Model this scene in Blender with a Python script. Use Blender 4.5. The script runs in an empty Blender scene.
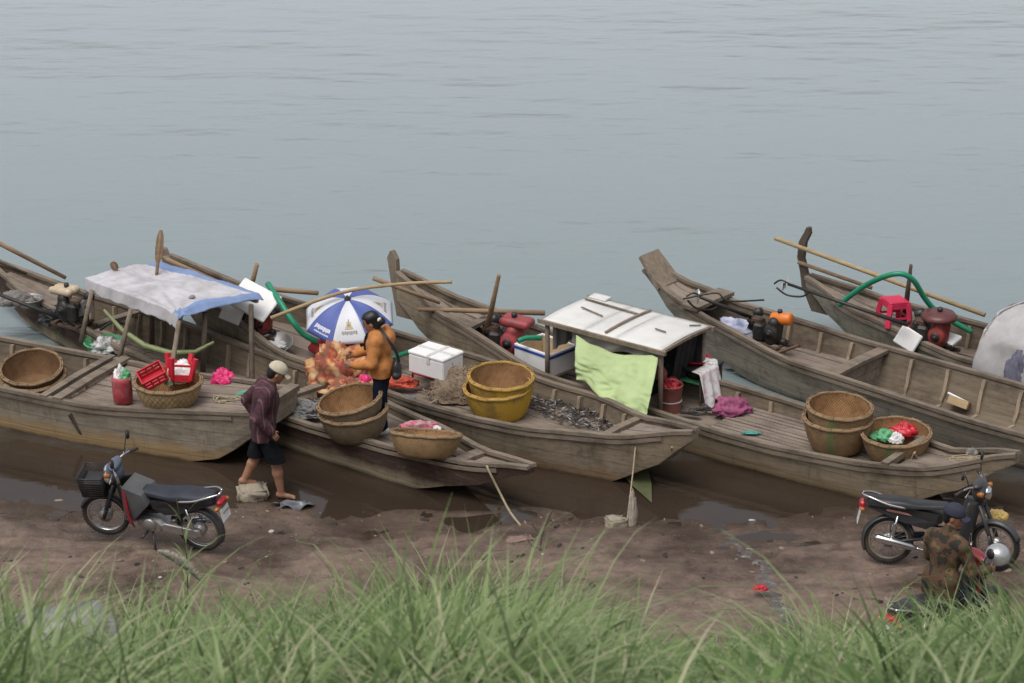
import bpy, bmesh, math, random
import numpy as np
from mathutils import Vector, Matrix, Euler, noise
R = math.radians
PI = math.pi
rnd = random.Random(7)
scene = bpy.context.scene
col = scene.collection

# ------------------------------------------------------------------ camera
FPX, PITCH, CAMH = 2900.0, R(21), 13.8
cam = bpy.data.cameras.new('camera')
cam.sensor_width = 36.0
cam.lens = FPX * 36.0 / 1024.0
cam.clip_end = 6000
cam.dof.use_dof = True
cam.dof.focus_distance = 34.5
cam.dof.aperture_fstop = 5.6
camo = bpy.data.objects.new('camera', cam)
col.objects.link(camo)
camo.location = (0, 0, CAMH)
camo.rotation_euler = (R(90) - PITCH, 0, 0)
scene.camera = camo


def at(px, py, z=0.0):
    """pixel of the photograph -> point of the place at height z"""
    u = (px - 512) / FPX
    v = -(py - 341.5) / FPX
    dx, dy, dz = u, math.cos(PITCH) + v * math.sin(PITCH), -math.sin(PITCH) + v * math.cos(PITCH)
    t = (z - CAMH) / dz
    return Vector((dx * t, dy * t, z))


def sstep(a, b, x):
    t = min(1, max(0, (x - a) / (b - a)))
    return t * t * (3 - 2 * t)


def interp(keys, t):
    if t <= keys[0][0]:
        return keys[0][1]
    for (a, va), (b, vb) in zip(keys, keys[1:]):
        if t <= b:
            # monotone-ish cosine blend mixed with linear keeps the sheer smooth
            f = (t - a) / (b - a)
            f = .55 * f + .45 * (f * f * (3 - 2 * f))
            return va + (vb - va) * f
    return keys[-1][1]


# ------------------------------------------------------------------ terrain
def shore_y(x):
    return 30.55 + .55 * sstep(-1.5, -6, x) + .25 * sstep(3, 6, x) - .25 * math.exp(-((x - 2.4) / 1.3) ** 2) + .12 * math.sin(x * 1.7)


def ground_z(x, y):
    s = shore_y(x) - y
    if s < 0:
        z = s * .16
    else:
        z = s * .055
    z = max(z, -3.0)
    foot = 25.4 + .25 * math.sin(x * .6 + 1)
    if y < foot:
        z += (foot - y) * .44 * sstep(0, 1.2, foot - y)
    n = noise.noise((x * .9, y * .9, 0)) * .035 + noise.noise((x * 3.1, y * 3.1, 3)) * .014
    if 26 < y < 31.5 and abs(x) < 8:
        # tyre ruts along the landing and trodden hollows
        for c0, dpt in ((29.05, .022), (28.35, .018), (29.7, .014)):
            c1 = c0 + .35 * math.sin(x * .42 + c0)
            n -= dpt * math.exp(-((y - c1) / .07) ** 2) * (.5 + .5 * noise.noise((x * .8, c0, 1)) + .3)
            n += dpt * .6 * math.exp(-((abs(y - c1) - .13) / .06) ** 2)
        q = noise.noise((x * 5.3, y * 4.1, 21))
        n -= .035 * sstep(.28, .55, q)
        n -= .03 * sstep(.1, .5, noise.noise((x * .9 + 4, y * 1.6, 33)))
    return z + n * (1 if y > 26 else 2.2)


# ------------------------------------------------------------------ materials
MATS = {}


def nt(name):
    m = bpy.data.materials.new(name)
    m.use_nodes = True
    t = m.node_tree
    b = t.nodes['Principled BSDF']
    MATS[name] = m
    return m, t, b


def N(t, kind, **kw):
    n = t.nodes.new(kind)
    for k, v in kw.items():
        if k in n.inputs:
            n.inputs[k].default_value = v
        else:
            setattr(n, k, v)
    return n


def rgba(c):
    return (c[0], c[1], c[2], 1)


def ramp(t, src, stops):
    r = t.nodes.new('ShaderNodeValToRGB')
    el = r.color_ramp.elements
    while len(el) > 1:
        el.remove(el[-1])
    el[0].position, el[0].color = stops[0][0], rgba(stops[0][1])
    for p, c in stops[1:]:
        e = el.new(p)
        e.color = rgba(c)
    t.links.new(src, r.inputs[0])
    return r.outputs[0]


def mixc(t, fac, a, b, mode='MIX'):
    m = t.nodes.new('ShaderNodeMix')
    m.data_type = 'RGBA'
    m.blend_type = mode
    for s, v in ((m.inputs[0], fac), (m.inputs[6], a), (m.inputs[7], b)):
        if isinstance(v, (int, float)):
            s.default_value = v
        elif isinstance(v, tuple):
            s.default_value = rgba(v)
        else:
            t.links.new(v, s)
    return m.outputs[2]


def mth(t, op, a, b=0.0, clamp=False):
    m = t.nodes.new('ShaderNodeMath')
    m.operation = op
    m.use_clamp = clamp
    for s, v in ((m.inputs[0], a), (m.inputs[1], b)):
        if isinstance(v, (int, float)):
            s.default_value = v
        else:
            t.links.new(v, s)
    return m.outputs[0]


def noise_n(t, vec, scale, detail=6, rough=.6):
    n = N(t, 'ShaderNodeTexNoise', Scale=scale, Detail=detail, Roughness=rough)
    t.links.new(vec, n.inputs['Vector'])
    return n.outputs[0]


def coords(t, scale=(1, 1, 1), kind='Object'):
    c = t.nodes.new('ShaderNodeTexCoord')
    m = t.nodes.new('ShaderNodeMapping')
    m.inputs['Scale'].default_value = scale
    t.links.new(c.outputs[kind], m.inputs[0])
    return m.outputs[0]


def bump(t, b, h, strength=.3, dist=.01):
    n = N(t, 'ShaderNodeBump', Strength=strength, Distance=dist)
    t.links.new(h, n.inputs['Height'])
    t.links.new(n.outputs[0], b.inputs['Normal'])


def plain(name, c, rough=.6, var=.25, scale=9, metal=0, bmp=.15, c2=None, spec=.5, dirt=.0):
    """a surface colour broken up by soft noise, with a little dust"""
    m, t, b = nt(name)
    v = coords(t)
    n = noise_n(t, v, scale, 7)
    lo = c2 or tuple(x * (1 - var) for x in c)
    hi = tuple(min(.92, x * (1 + var * .5)) for x in c)
    o = ramp(t, n, [(.3, lo), (.52, c), (.75, hi)])
    if dirt:
        d = noise_n(t, v, scale * .35, 8, .7)
        d = ramp(t, d, [(.45, (0, 0, 0)), (.7, (dirt, dirt, dirt))])
        o = mixc(t, d, o, (.12, .095, .07))
    t.links.new(o, b.inputs['Base Color'])
    b.inputs['Roughness'].default_value = rough
    b.inputs['Metallic'].default_value = metal
    b.inputs['Specular IOR Level'].default_value = spec
    if bmp:
        bump(t, b, n, bmp, .01)
    return m


def wood(name, dark, base, light, low=None, lowz=.22, axis=0, rough=.85, stain=.55, top=None, topz=.3, grey=None):
    tint = (1.02, .96, .89)
    dark = tuple(x * 1.5 * k for x, k in zip(dark, tint))
    base = tuple(x * 1.08 * k for x, k in zip(base, tint))
    light = tuple(x * .98 * k for x, k in zip(light, tint))
    m, t, b = nt(name)
    sc = [13, 13, 13]
    sc[axis] = .9
    v = coords(t, tuple(sc))
    g = noise_n(t, v, 1.6, 9, .68)
    o = ramp(t, g, [(.22, dark), (.48, base), (.80, light)])
    v2 = coords(t, (1, 1.6, 1.6))
    big = noise_n(t, v2, 1.9, 8, .7)
    st = ramp(t, big, [(.32, (stain, stain * .98, stain * .95)), (.52, (1, 1, 1)), (.74, (1.14, 1.1, 1.03))])
    o = mixc(t, 1.0, o, st, 'MULTIPLY')
    if low or top:
        o = mixc(t, 1.0, o, (1.45, 1.41, 1.35), 'MULTIPLY')
        sep = t.nodes.new('ShaderNodeSeparateXYZ')
        c = t.nodes.new('ShaderNodeTexCoord')
        t.links.new(c.outputs['Object'], sep.inputs[0])
        zz = mth(t, 'ADD', sep.outputs[2], mth(t, 'MULTIPLY', mth(t, 'SUBTRACT', big, .5), .35))
        if top:
            f = mth(t, 'MULTIPLY', mth(t, 'SUBTRACT', zz, topz), 14, True)
            o = mixc(t, f, o, mixc(t, g, tuple(x * .6 for x in top), tuple(x * 1.3 for x in top)))
        if low:
            f = mth(t, 'MULTIPLY', mth(t, 'SUBTRACT', lowz, zz), 7, True)
            o = mixc(t, mth(t, 'MULTIPLY', f, .8), o, mixc(t, g, tuple(x * .7 for x in low), tuple(x * 1.25 for x in low)))
            wet = mth(t, 'MULTIPLY', mth(t, 'SUBTRACT', .045, mth(t, 'ADD', mth(t, 'MULTIPLY', zz, .25), mth(t, 'MULTIPLY', sep.outputs[2], .75))), 22, True)
            o = mixc(t, mth(t, 'MULTIPLY', wet, .8), o, (.035, .028, .02))
        # seams between the strakes, caulked dark, and rust streaks under nails
        fr = mth(t, 'FRACT', mth(t, 'MULTIPLY', mth(t, 'ADD', sep.outputs[2], mth(t, 'MULTIPLY', sep.outputs[0], .012)), 5.6))
        seam = mth(t, 'MULTIPLY', mth(t, 'SUBTRACT', .085, fr), 16, True)
        o = mixc(t, mth(t, 'MULTIPLY', seam, .40), o, (.03, .025, .02))
        v3 = coords(t, (7, 7, .8))
        dr = noise_n(t, v3, 1.5, 6, .7)
        o = mixc(t, mth(t, 'MULTIPLY', ramp(t, dr, [(.55, (0, 0, 0)), (.72, (1, 1, 1))]), .45), o, (.05, .036, .025))
        pale = ramp(t, noise_n(t, coords(t, (2, 2, 5)), 2.4, 7, .7), [(.58, (0, 0, 0)), (.72, (1, 1, 1))])
        o = mixc(t, mth(t, 'MULTIPLY', pale, .45), o, (.30, .28, .245))
    t.links.new(o, b.inputs['Base Color'])
    b.inputs['Roughness'].default_value = rough
    b.inputs['Specular IOR Level'].default_value = .25
    bump(t, b, g, .5, .012)
    return m


def weave(name, c, dark, rough=.75, ribs=70, rows=170, splash=None, band=None):
    """woven split bamboo: ribs round the bowl crossed by rows"""
    m, t, b = nt(name)
    c0 = t.nodes.new('ShaderNodeTexCoord')
    sep = t.nodes.new('ShaderNodeSeparateXYZ')
    t.links.new(c0.outputs['Object'], sep.inputs[0])
    ang = mth(t, 'ARCTAN2', sep.outputs[1], sep.outputs[0])
    a = mth(t, 'SINE', mth(t, 'MULTIPLY', ang, ribs))
    z = mth(t, 'SINE', mth(t, 'MULTIPLY', sep.outputs[2], rows))
    w = mth(t, 'MULTIPLY', a, z)
    w = mth(t, 'ADD', mth(t, 'MULTIPLY', w, .5), .5)
    n = noise_n(t, c0.outputs['Object'], 7, 8, .7)
    o = mixc(t, mth(t, 'ADD', mth(t, 'MULTIPLY', w, .55), .22), dark, c)
    st = ramp(t, n, [(.3, (.5, .47, .44)), (.55, (1, 1, 1)), (.75, (1.2, 1.15, 1.05))])
    o = mixc(t, .9, o, st, 'MULTIPLY')
    if splash:
        n2 = noise_n(t, c0.outputs['Object'], 2.3, 5, .6)
        f = ramp(t, n2, [(.42, (0, 0, 0)), (.52, (1, 1, 1))])
        o = mixc(t, mth(t, 'MULTIPLY', f, .85), o, splash)
    if band:
        sn = mth(t, 'SINE', mth(t, 'ADD', mth(t, 'MULTIPLY', ang, 3), 1.0))
        f = mth(t, 'MULTIPLY', mth(t, 'SUBTRACT', sn, .9), 12, True)
        o = mixc(t, mth(t, 'MULTIPLY', f, .6), o, band)
    t.links.new(o, b.inputs['Base Color'])
    b.inputs['Roughness'].default_value = rough
    b.inputs['Specular IOR Level'].default_value = .25
    bump(t, b, w, .6, .008)
    return m


W_GREY = wood('weathered_plank', (.095, .08, .068), (.22, .192, .168), (.34, .31, .275))
W_DECK = wood('deck_plank', (.095, .078, .068), (.215, .182, .160), (.33, .295, .265), stain=.6)
W_RAIL = wood('rail_wood', (.085, .07, .057), (.185, .158, .132), (.27, .24, .205), stain=.5)
W_RIB = wood('rib_wood', (.11, .09, .07), (.27, .225, .175), (.38, .33, .27), axis=2)
W_IN = wood('hull_inside', (.06, .05, .04), (.145, .122, .096), (.235, .20, .155), stain=.5)
W_POST = wood('post_wood', (.09, .075, .06), (.20, .17, .14), (.30, .265, .225), axis=2)
W_DARKPOST = wood('dark_post_wood', (.045, .037, .032), (.095, .08, .068), (.16, .14, .12), axis=2)
W_BAMBOO = wood('bamboo', (.20, .15, .085), (.36, .28, .17), (.48, .40, .27), stain=.75)
W_POLE = wood('pole_wood', (.13, .09, .06), (.24, .175, .12), (.34, .27, .19), stain=.7)
H1 = wood('hull_tan_bottom', (.09, .082, .07), (.185, .172, .15), (.27, .255, .225), low=(.40, .26, .12), lowz=.26)
H2 = wood('hull_dark_cream', (.020, .014, .012), (.042, .028, .025), (.08, .06, .053), low=(.36, .30, .20), lowz=.20)
H4 = wood('hull_brown', (.075, .065, .052), (.16, .14, .112), (.235, .21, .17), low=(.27, .17, .09), lowz=.18)
H5 = wood('hull_ochre', (.085, .075, .06), (.18, .16, .128), (.26, .235, .19), low=(.29, .21, .12), lowz=.20)
H6 = wood('hull_grey', (.09, .085, .075), (.18, .172, .155), (.26, .25, .225), low=(.22, .20, .165), lowz=.12)
H7 = wood('hull_grey_green', (.08, .08, .07), (.17, .168, .148), (.25, .245, .215), low=(.21, .19, .15), lowz=.12)
BLACKTAR = plain('black_tar', (.03, .028, .026), .7, .4)
FOAM = plain('white_foam', (.80, .79, .78), .75, .06, 6, bmp=.05, dirt=.12)
FOAM_IN = plain('stained_foam', (.55, .42, .27), .8, .25, 6)
TAPE = plain('clear_tape', (.62, .60, .56), .3, .1, 12)
RED = plain('red_plastic', (.55, .022, .04), .38, .15)
HOTPINK = plain('pink_plastic', (.72, .035, .18), .45, .2)
ENG_PINK = plain('faded_red_paint', (.36, .055, .065), .5, .4, 14, dirt=.7)
ENG_RED = plain('engine_red_paint', (.29, .04, .035), .5, .45, 14, dirt=.7)
ENG_MAROON = plain('maroon_paint', (.12, .035, .035), .4, .3, dirt=.4)
ORANGE = plain('orange_paint', (.72, .19, .025), .4, .15, dirt=.25)
CREAM = plain('cream_paint', (.58, .47, .33), .45, .2, dirt=.3)
IRON = plain('oily_iron', (.045, .042, .04), .5, .4, metal=.5, dirt=.3)
RUST = plain('rusty_steel', (.11, .07, .05), .75, .4, metal=.3)
ALU = plain('dull_aluminium', (.42, .41, .40), .42, .25, metal=.8, dirt=.3)
CHROME = plain('chrome', (.62, .62, .63), .22, .1, metal=1, bmp=0)
RUBBER = plain('rubber', (.028, .027, .026), .8, .3, dirt=.55)
BLACK = plain('black_plastic', (.022, .022, .025), .42, .3, dirt=.15)
GREEN_HOSE = plain('green_hose', (.012, .24, .13), .4, .2, dirt=.15)
OLIVE_HOSE = plain('olive_hose', (.20, .23, .10), .5, .25)
GREEN_TUB = plain('green_plastic', (.10, .38, .17), .45, .2)
TARP_WHITE = plain('white_tarp', (.54, .525, .55), .6, .20, 5, bmp=.5, dirt=.42)
TARP_GREY = plain('grey_tarp', (.40, .39, .40), .65, .14, 4, bmp=.3, dirt=.2)
TARP_BLUE = plain('blue_tarp', (.20, .28, .48), .55, .15, 5)
NET_BLACK = plain('black_mesh_cloth', (.03, .03, .032), .8, .3)
ROPE = plain('rope_fibre', (.36, .29, .19), .9, .3, 40)
STONE = plain('pale_stone', (.34, .29, .22), .9, .35, 8, bmp=.6, dirt=.5)
CONCRETE = plain('concrete', (.30, .30, .285), .9, .22, 4, bmp=.5, dirt=.3)
STRAW = plain('straw', (.22, .165, .115), .95, .5, 30, bmp=.8)
SKIN = plain('skin', (.34, .17, .105), .55, .12, 14, bmp=0)
LIP = plain('lip', (.26, .09, .07), .5, .1)
HAIR = plain('black_hair', (.012, .011, .011), .45, .4, 60)
EYE = plain('dark_eye', (.02, .015, .012), .3, .1)
CAP_BEIGE = plain('beige_cap_cloth', (.52, .46, .35), .85, .12, 20)
CAP_DARK = plain('dark_cap_cloth', (.03, .032, .055), .85, .25, 20)
SHORTS = plain('black_shorts_cloth', (.012, .013, .016), .95, .35, 14, spec=.08)
SWEATER = plain('tan_orange_knit', (.50, .20, .058), .9, .22, 26, bmp=.4)
NAVY = plain('navy_trousers_cloth', (.014, .018, .034), .95, .3, 14, spec=.08)
WHITECLOTH = plain('white_cloth', (.68, .66, .66), .85, .1, 8)
BLUEWHITE = plain('blue_white_cloth', (.45, .47, .58), .85, .4, 7, c2=(.12, .16, .34))
PURPLE = plain('purple_cloth', (.32, .08, .17), .85, .5, 10)
LIME = plain('lime_cloth', (.44, .55, .265), .8, .16, 3, bmp=.3, dirt=.16)
BLUESTRIP = plain('blue_trim', (.03, .08, .35), .5, .15)
PLATE = plain('white_plate', (.72, .72, .72), .5, .05)
REDLENS = plain('red_lens', (.45, .02, .03), .2, .1)
AMBER = plain('amber_lens', (.38, .14, .03), .2, .1)
GLASSY = plain('mirror_glass', (.75, .78, .80), .08, .05, metal=1, bmp=0)
SEATMAT = plain('navy_seat_vinyl', (.02, .024, .038), .6, .3, dirt=.15)
BLUECOWL = plain('blue_grey_cowl', (.10, .125, .175), .35, .25, dirt=.25)
GREYPANEL = plain('grey_panel', (.085, .088, .092), .7, .3, 7, dirt=.4)
BODYGREY = plain('dark_grey_paint', (.05, .052, .056), .35, .3, dirt=.3)
SILVER = plain('silver_paint', (.50, .50, .51), .3, .12, metal=.5)
YELLOWPAD = plain('faded_yellow_pad', (.50, .36, .12), .8, .3)
FISH_M = plain('silver_fish', (.30, .29, .28), .45, .5, 30)
FISH_D = plain('dark_fish', (.06, .052, .048), .5, .5, 30)
MUDDY = plain('brown_bin', (.10, .08, .06), .7, .3)
B_TAN = weave('woven_bamboo_tan', (.42, .28, .145), (.22, .135, .07))
B_STRAW = weave('woven_straw', (.50, .37, .20), (.30, .20, .10), ribs=34, rows=70)
B_BROWN = weave('woven_bamboo_brown', (.26, .15, .075), (.145, .08, .042))
B_GREY = weave('woven_bamboo_grey', (.30, .23, .145), (.17, .125, .08))
B_YELLOW = weave('woven_bamboo_yellow', (.44, .28, .08), (.24, .14, .05), splash=(.56, .35, .045))
B_GREENBAND = weave('woven_bamboo_green_bands', (.39, .26, .14), (.22, .14, .075), band=(.10, .22, .07))
B_INNER = weave('woven_inside', (.38, .22, .105), (.24, .13, .06))


def plaid():
    m, t, b = nt('maroon_plaid')
    v = coords(t)
    sep = t.nodes.new('ShaderNodeSeparateXYZ')
    t.links.new(v, sep.inputs[0])
    o = (.075, .024, .03)
    q = mth(t, 'ADD', sep.outputs[0], mth(t, 'MULTIPLY', sep.outputs[1], .6))
    s1 = mth(t, 'GREATER_THAN', mth(t, 'SINE', mth(t, 'MULTIPLY', q, 120)), .55)
    s2 = mth(t, 'GREATER_THAN', mth(t, 'SINE', mth(t, 'MULTIPLY', sep.outputs[2], 110)), .6)
    s3 = mth(t, 'GREATER_THAN', mth(t, 'SINE', mth(t, 'MULTIPLY', q, 60)), .93)
    c = mixc(t, mth(t, 'MULTIPLY', s1, .55), (.085, .027, .034), (.022, .02, .032))
    c = mixc(t, mth(t, 'MULTIPLY', s2, .5), c, (.022, .02, .032))
    c = mixc(t, mth(t, 'MULTIPLY', s3, .55), c, (.24, .14, .14))
    t.links.new(c, b.inputs['Base Color'])
    b.inputs['Roughness'].default_value = .9
    return m


def camo_m():
    m, t, b = nt('camouflage_cloth')
    v = coords(t)
    n = noise_n(t, v, 9, 3, .5)
    o = ramp(t, n, [(.36, (.025, .022, .016)), (.44, (.10, .045, .025)), (.53, (.055, .062, .026)), (.60, (.17, .085, .045)), (.7, (.035, .035, .02))])
    for e in t.nodes:
        if e.type == 'VALTORGB':
            e.color_ramp.interpolation = 'CONSTANT'
    t.links.new(o, b.inputs['Base Color'])
    b.inputs['Roughness'].default_value = .9
    return m


def floral():
    m, t, b = nt('orange_patterned_cloth')
    v = coords(t)
    vo = N(t, 'ShaderNodeTexVoronoi', Scale=8.0)
    nz = noise_n(t, v, 5, 4)
    mx = t.nodes.new('ShaderNodeVectorMath')
    mx.operation = 'ADD'
    t.links.new(v, mx.inputs[0])
    nn = N(t, 'ShaderNodeTexNoise', Scale=6.0)
    t.links.new(v, nn.inputs['Vector'])
    sc = t.nodes.new('ShaderNodeVectorMath')
    sc.operation = 'SCALE'
    sc.inputs['Scale'].default_value = .12
    t.links.new(nn.outputs['Color'], sc.inputs[0])
    t.links.new(sc.outputs[0], mx.inputs[1])
    t.links.new(mx.outputs[0], vo.inputs['Vector'])
    o = ramp(t, vo.outputs['Distance'], [(.10, (.52, .42, .28)), (.34, (.52, .32, .15)), (.5, (.46, .20, .08)), (.62, (.32, .07, .05)), (.85, (.15, .12, .06))])
    r2 = ramp(t, nz, [(.55, (0, 0, 0)), (.62, (1, 1, 1))])
    o = mixc(t, mth(t, 'MULTIPLY', r2, .5), o, (.42, .03, .03))
    t.links.new(o, b.inputs['Base Color'])
    b.inputs['Roughness'].default_value = .85
    return m


PLAID, CAMO, FLORAL = plaid(), camo_m(), floral()


# ------------------------------------------------------------------ mesh builder
class MB:
    def __init__(s):
        s.v, s.f, s.sm, s.mi = [], [], [], []

    def add(s, verts, faces, smooth=False, mi=0, M=None):
        o = len(s.v)
        if M is not None:
            verts = [M @ Vector(p) for p in verts]
        s.v += [tuple(p) for p in verts]
        s.f += [tuple(i + o for i in f) for f in faces]
        s.sm += [smooth] * len(faces)
        s.mi += [mi] * len(faces)
        return s

    def box(s, c, d, rot=(0, 0, 0), ch=None, mi=0, taper=1.0):
        hx, hy, hz = d[0] / 2, d[1] / 2, d[2] / 2
        ch = min(hx, hy, hz) * .18 if ch is None else min(ch, min(hx, hy, hz) * .9)
        V, idx = [], {}
        for sx in (-1, 1):
            for sy in (-1, 1):
                for sz in (-1, 1):
                    k = taper if sz > 0 else 1.0
                    for a in range(3):
                        p = [sx * (hx - ch), sy * (hy - ch), sz * (hz - ch)]
                        p[a] = (sx * hx, sy * hy, sz * hz)[a]
                        p[0] *= k
                        p[1] *= k
                        idx[(sx, sy, sz, a)] = len(V)
                        V.append(p)
        F = []
        for a in range(3):
            b_, c_ = (a + 1) % 3, (a + 2) % 3
            for sg in (-1, 1):
                q = []
                for u, w in ((-1, -1), (1, -1), (1, 1), (-1, 1)):
                    k = [0, 0, 0]
                    k[a], k[b_], k[c_] = sg, u, w
                    q.append(idx[(k[0], k[1], k[2], a)])
                F.append(q if sg > 0 else q[::-1])
        for a in range(3):
            b_, c_ = (a + 1) % 3, (a + 2) % 3
            for u in (-1, 1):
                for w in (-1, 1):
                    k0 = [0, 0, 0]
                    k1 = [0, 0, 0]
                    k0[a], k1[a] = -1, 1
                    k0[b_] = k1[b_] = u
                    k0[c_] = k1[c_] = w
                    F.append([idx[(*k0, b_)], idx[(*k1, b_)], idx[(*k1, c_)], idx[(*k0, c_)]])
        for sx in (-1, 1):
            for sy in (-1, 1):
                for sz in (-1, 1):
                    F.append([idx[(sx, sy, sz, a)] for a in range(3)])
        M = Matrix.Translation(c) @ Euler(rot).to_matrix().to_4x4()
        return s.add(V, F, False, mi, M)

    def tube(s, pts, r, n=8, smooth=True, cap=True, flat=1.0, mi=0, closed=False, spin=0.0, up=None):
        P = [Vector(p) for p in pts]
        m = len(P)
        rr = r if isinstance(r, (list, tuple)) else [r] * m
        V, F = [], []
        ref = None
        for i, p in enumerate(P):
            if closed:
                d = P[(i + 1) % m] - P[i - 1]
            else:
                d = P[min(i + 1, m - 1)] - P[max(i - 1, 0)]
            d = d.normalized() if d.length > 1e-9 else Vector((0, 0, 1))
            if ref is None:
                a = Vector(up) if up else (Vector((0, 0, 1)) if abs(d.z) < .9 else Vector((0, 1, 0)))
            else:
                a = Vector(up) if up else ref
            e1 = (a - d * a.dot(d))
            if e1.length < 1e-6:
                e1 = d.orthogonal()
            e1.normalize()
            e2 = d.cross(e1)
            ref = e1
            for k in range(n):
                t = 2 * PI * k / n + spin
                V.append(p + e1 * (math.cos(t) * rr[i] * flat) + e2 * (math.sin(t) * rr[i]))
        rng = m if closed else m - 1
        for i in range(rng):
            j = (i + 1) % m
            for k in range(n):
                l = (k + 1) % n
                F.append((i * n + k, i * n + l, j * n + l, j * n + k))
        s.add(V, F, smooth, mi)
        if cap and not closed:
            o = len(s.v) - len(V)
            s.f += [tuple(o + k for k in range(n)), tuple(o + (m - 1) * n + k for k in range(n))]
            s.sm += [False, False]
            s.mi += [mi, mi]
        return s

    def strip(s, pts, w, h, up=(0, 0, 1), mi=0):
        """a board with a rectangular section swept along pts"""
        P = [Vector(p) for p in pts]
        V, F = [], []
        U = Vector(up)
        for i, p in enumerate(P):
            d = (P[min(i + 1, len(P) - 1)] - P[max(i - 1, 0)]).normalized()
            sd = d.cross(U).normalized()
            uu = sd.cross(d).normalized()
            for a, b in ((-1, -1), (1, -1), (1, 1), (-1, 1)):
                V.append(p + sd * (a * w / 2) + uu * (b * h / 2))
        for i in range(len(P) - 1):
            for k in range(4):
                l = (k + 1) % 4
                F.append((i * 4 + k, i * 4 + l, i * 4 + 4 + l, i * 4 + 4 + k))
        e = (len(P) - 1) * 4
        F += [(0, 1, 2, 3), (e, e + 1, e + 2, e + 3)]
        return s.add(V, F, False, mi)

    def lathe(s, prof, n=24, c=(0, 0, 0), rot=(0, 0, 0), mi=0, smooth=True, wob=0):
        V, F = [], []
        for r, z in prof:
            for k in range(n):
                t = 2 * PI * k / n
                q = 1 + wob * math.sin(3 * t + z * 9) if wob else 1
                V.append((r * q * math.cos(t), r * q * math.sin(t), z))
        for i in range(len(prof) - 1):
            for k in range(n):
                l = (k + 1) % n
                F.append((i * n + k, i * n + l, (i + 1) * n + l, (i + 1) * n + k))
        M = Matrix.Translation(c) @ Euler(rot).to_matrix().to_4x4()
        return s.add(V, F, smooth, mi, M)

    def torus(s, Rr, r, n=28, k=8, c=(0, 0, 0), rot=(0, 0, 0), mi=0, flat=1.0):
        M = Matrix.Translation(c) @ Euler(rot).to_matrix().to_4x4()
        V, F = [], []
        for i in range(n):
            a = 2 * PI * i / n
            for j in range(k):
                b = 2 * PI * j / k
                q = Rr + r * math.cos(b)
                V.append((q * math.cos(a), q * math.sin(a), r * math.sin(b) * flat))
        for i in range(n):
            for j in range(k):
                F.append((i * k + j, ((i + 1) % n) * k + j, ((i + 1) % n) * k + (j + 1) % k, i * k + (j + 1) % k))
        return s.add(V, F, True, mi, M)

    def grid(s, fn, nu, nv, smooth=True, mi=0):
        V = [fn(i / nu, j / nv) for i in range(nu + 1) for j in range(nv + 1)]
        F = [(i * (nv + 1) + j, (i + 1) * (nv + 1) + j, (i + 1) * (nv + 1) + j + 1, i * (nv + 1) + j + 1) for i in range(nu) for j in range(nv)]
        return s.add(V, F, smooth, mi)

    def ball(s, c, r, n=10, m=8, rot=(0, 0, 0), mi=0):
        rx, ry, rz = r if isinstance(r, (tuple, list)) else (r, r, r)
        M = Matrix.Translation(c) @ Euler(rot).to_matrix().to_4x4()
        V, F = [], []
        for i in range(m + 1):
            th = PI * i / m
            for k in range(n):
                a = 2 * PI * k / n
                V.append((rx * math.sin(th) * math.cos(a), ry * math.sin(th) * math.sin(a), rz * math.cos(th)))
        for i in range(m):
            for k in range(n):
                F.append((i * n + k, i * n + (k + 1) % n, (i + 1) * n + (k + 1) % n, (i + 1) * n + k))
        return s.add(V, F, True, mi, M)

    def profile(s, pts, w, ch=.02, y=0.0, mi=0, shrink=.9, wf=None):
        """side outline (x,z) given a width: rounded by a chamfer ring"""
        cx = sum(p[0] for p in pts) / len(pts)
        cz = sum(p[1] for p in pts) / len(pts)
        n = len(pts)
        V, F = [], []
        for yy, sh in ((-w / 2, shrink), (-w / 2 + ch, 1), (w / 2 - ch, 1), (w / 2, shrink)):
            for (x, z) in pts:
                k = wf(x, z) if wf else 1
                V.append((cx + (x - cx) * sh, y + yy * k, cz + (z - cz) * sh))
        for i in range(3):
            for k in range(n):
                l = (k + 1) % n
                F.append((i * n + k, i * n + l, (i + 1) * n + l, (i + 1) * n + k))
        F += [tuple(range(n)), tuple(range(3 * n, 4 * n))]
        return s.add(V, F, False, mi)

    def build(s, name, mats, parent=None, loc=None, rot=None, solid=0, fixn=True, bev=0):
        me = bpy.data.meshes.new(name)
        me.from_pydata(s.v, [], s.f)
        if not isinstance(mats, (list, tuple)):
            mats = [mats]
        for m in mats:
            me.materials.append(m)
        me.polygons.foreach_set('use_smooth', s.sm)
        me.polygons.foreach_set('material_index', s.mi)
        if fixn:
            bm = bmesh.new()
            bm.from_mesh(me)
            bmesh.ops.remove_doubles(bm, verts=bm.verts, dist=1e-5)
            bmesh.ops.recalc_face_normals(bm, faces=bm.faces)
            bm.to_mesh(me)
            bm.free()
        me.update()
        o = bpy.data.objects.new(name, me)
        col.objects.link(o)
        if parent is not None:
            o.parent = parent
        if loc is not None:
            o.location = loc
        if rot is not None:
            o.rotation_euler = rot
        if solid:
            md = o.modifiers.new('thickness', 'SOLIDIFY')
            md.thickness = solid
        return o


def tag(o, label=None, cat=None, group=None, kind=None):
    if label:
        o['label'] = label
    if cat:
        o['category'] = cat
    if group:
        o['group'] = group
    if kind:
        o['kind'] = kind
    return o


def empty(name, loc, rz=0.0, label=None, cat=None, group=None, rot=None, scale=None):
    o = bpy.data.objects.new(name, None)
    o.empty_display_size = .1
    col.objects.link(o)
    o.location = loc
    o.rotation_euler = rot if rot else (0, 0, rz)
    if scale:
        o.scale = (scale,) * 3
    return tag(o, label, cat, group)


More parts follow.
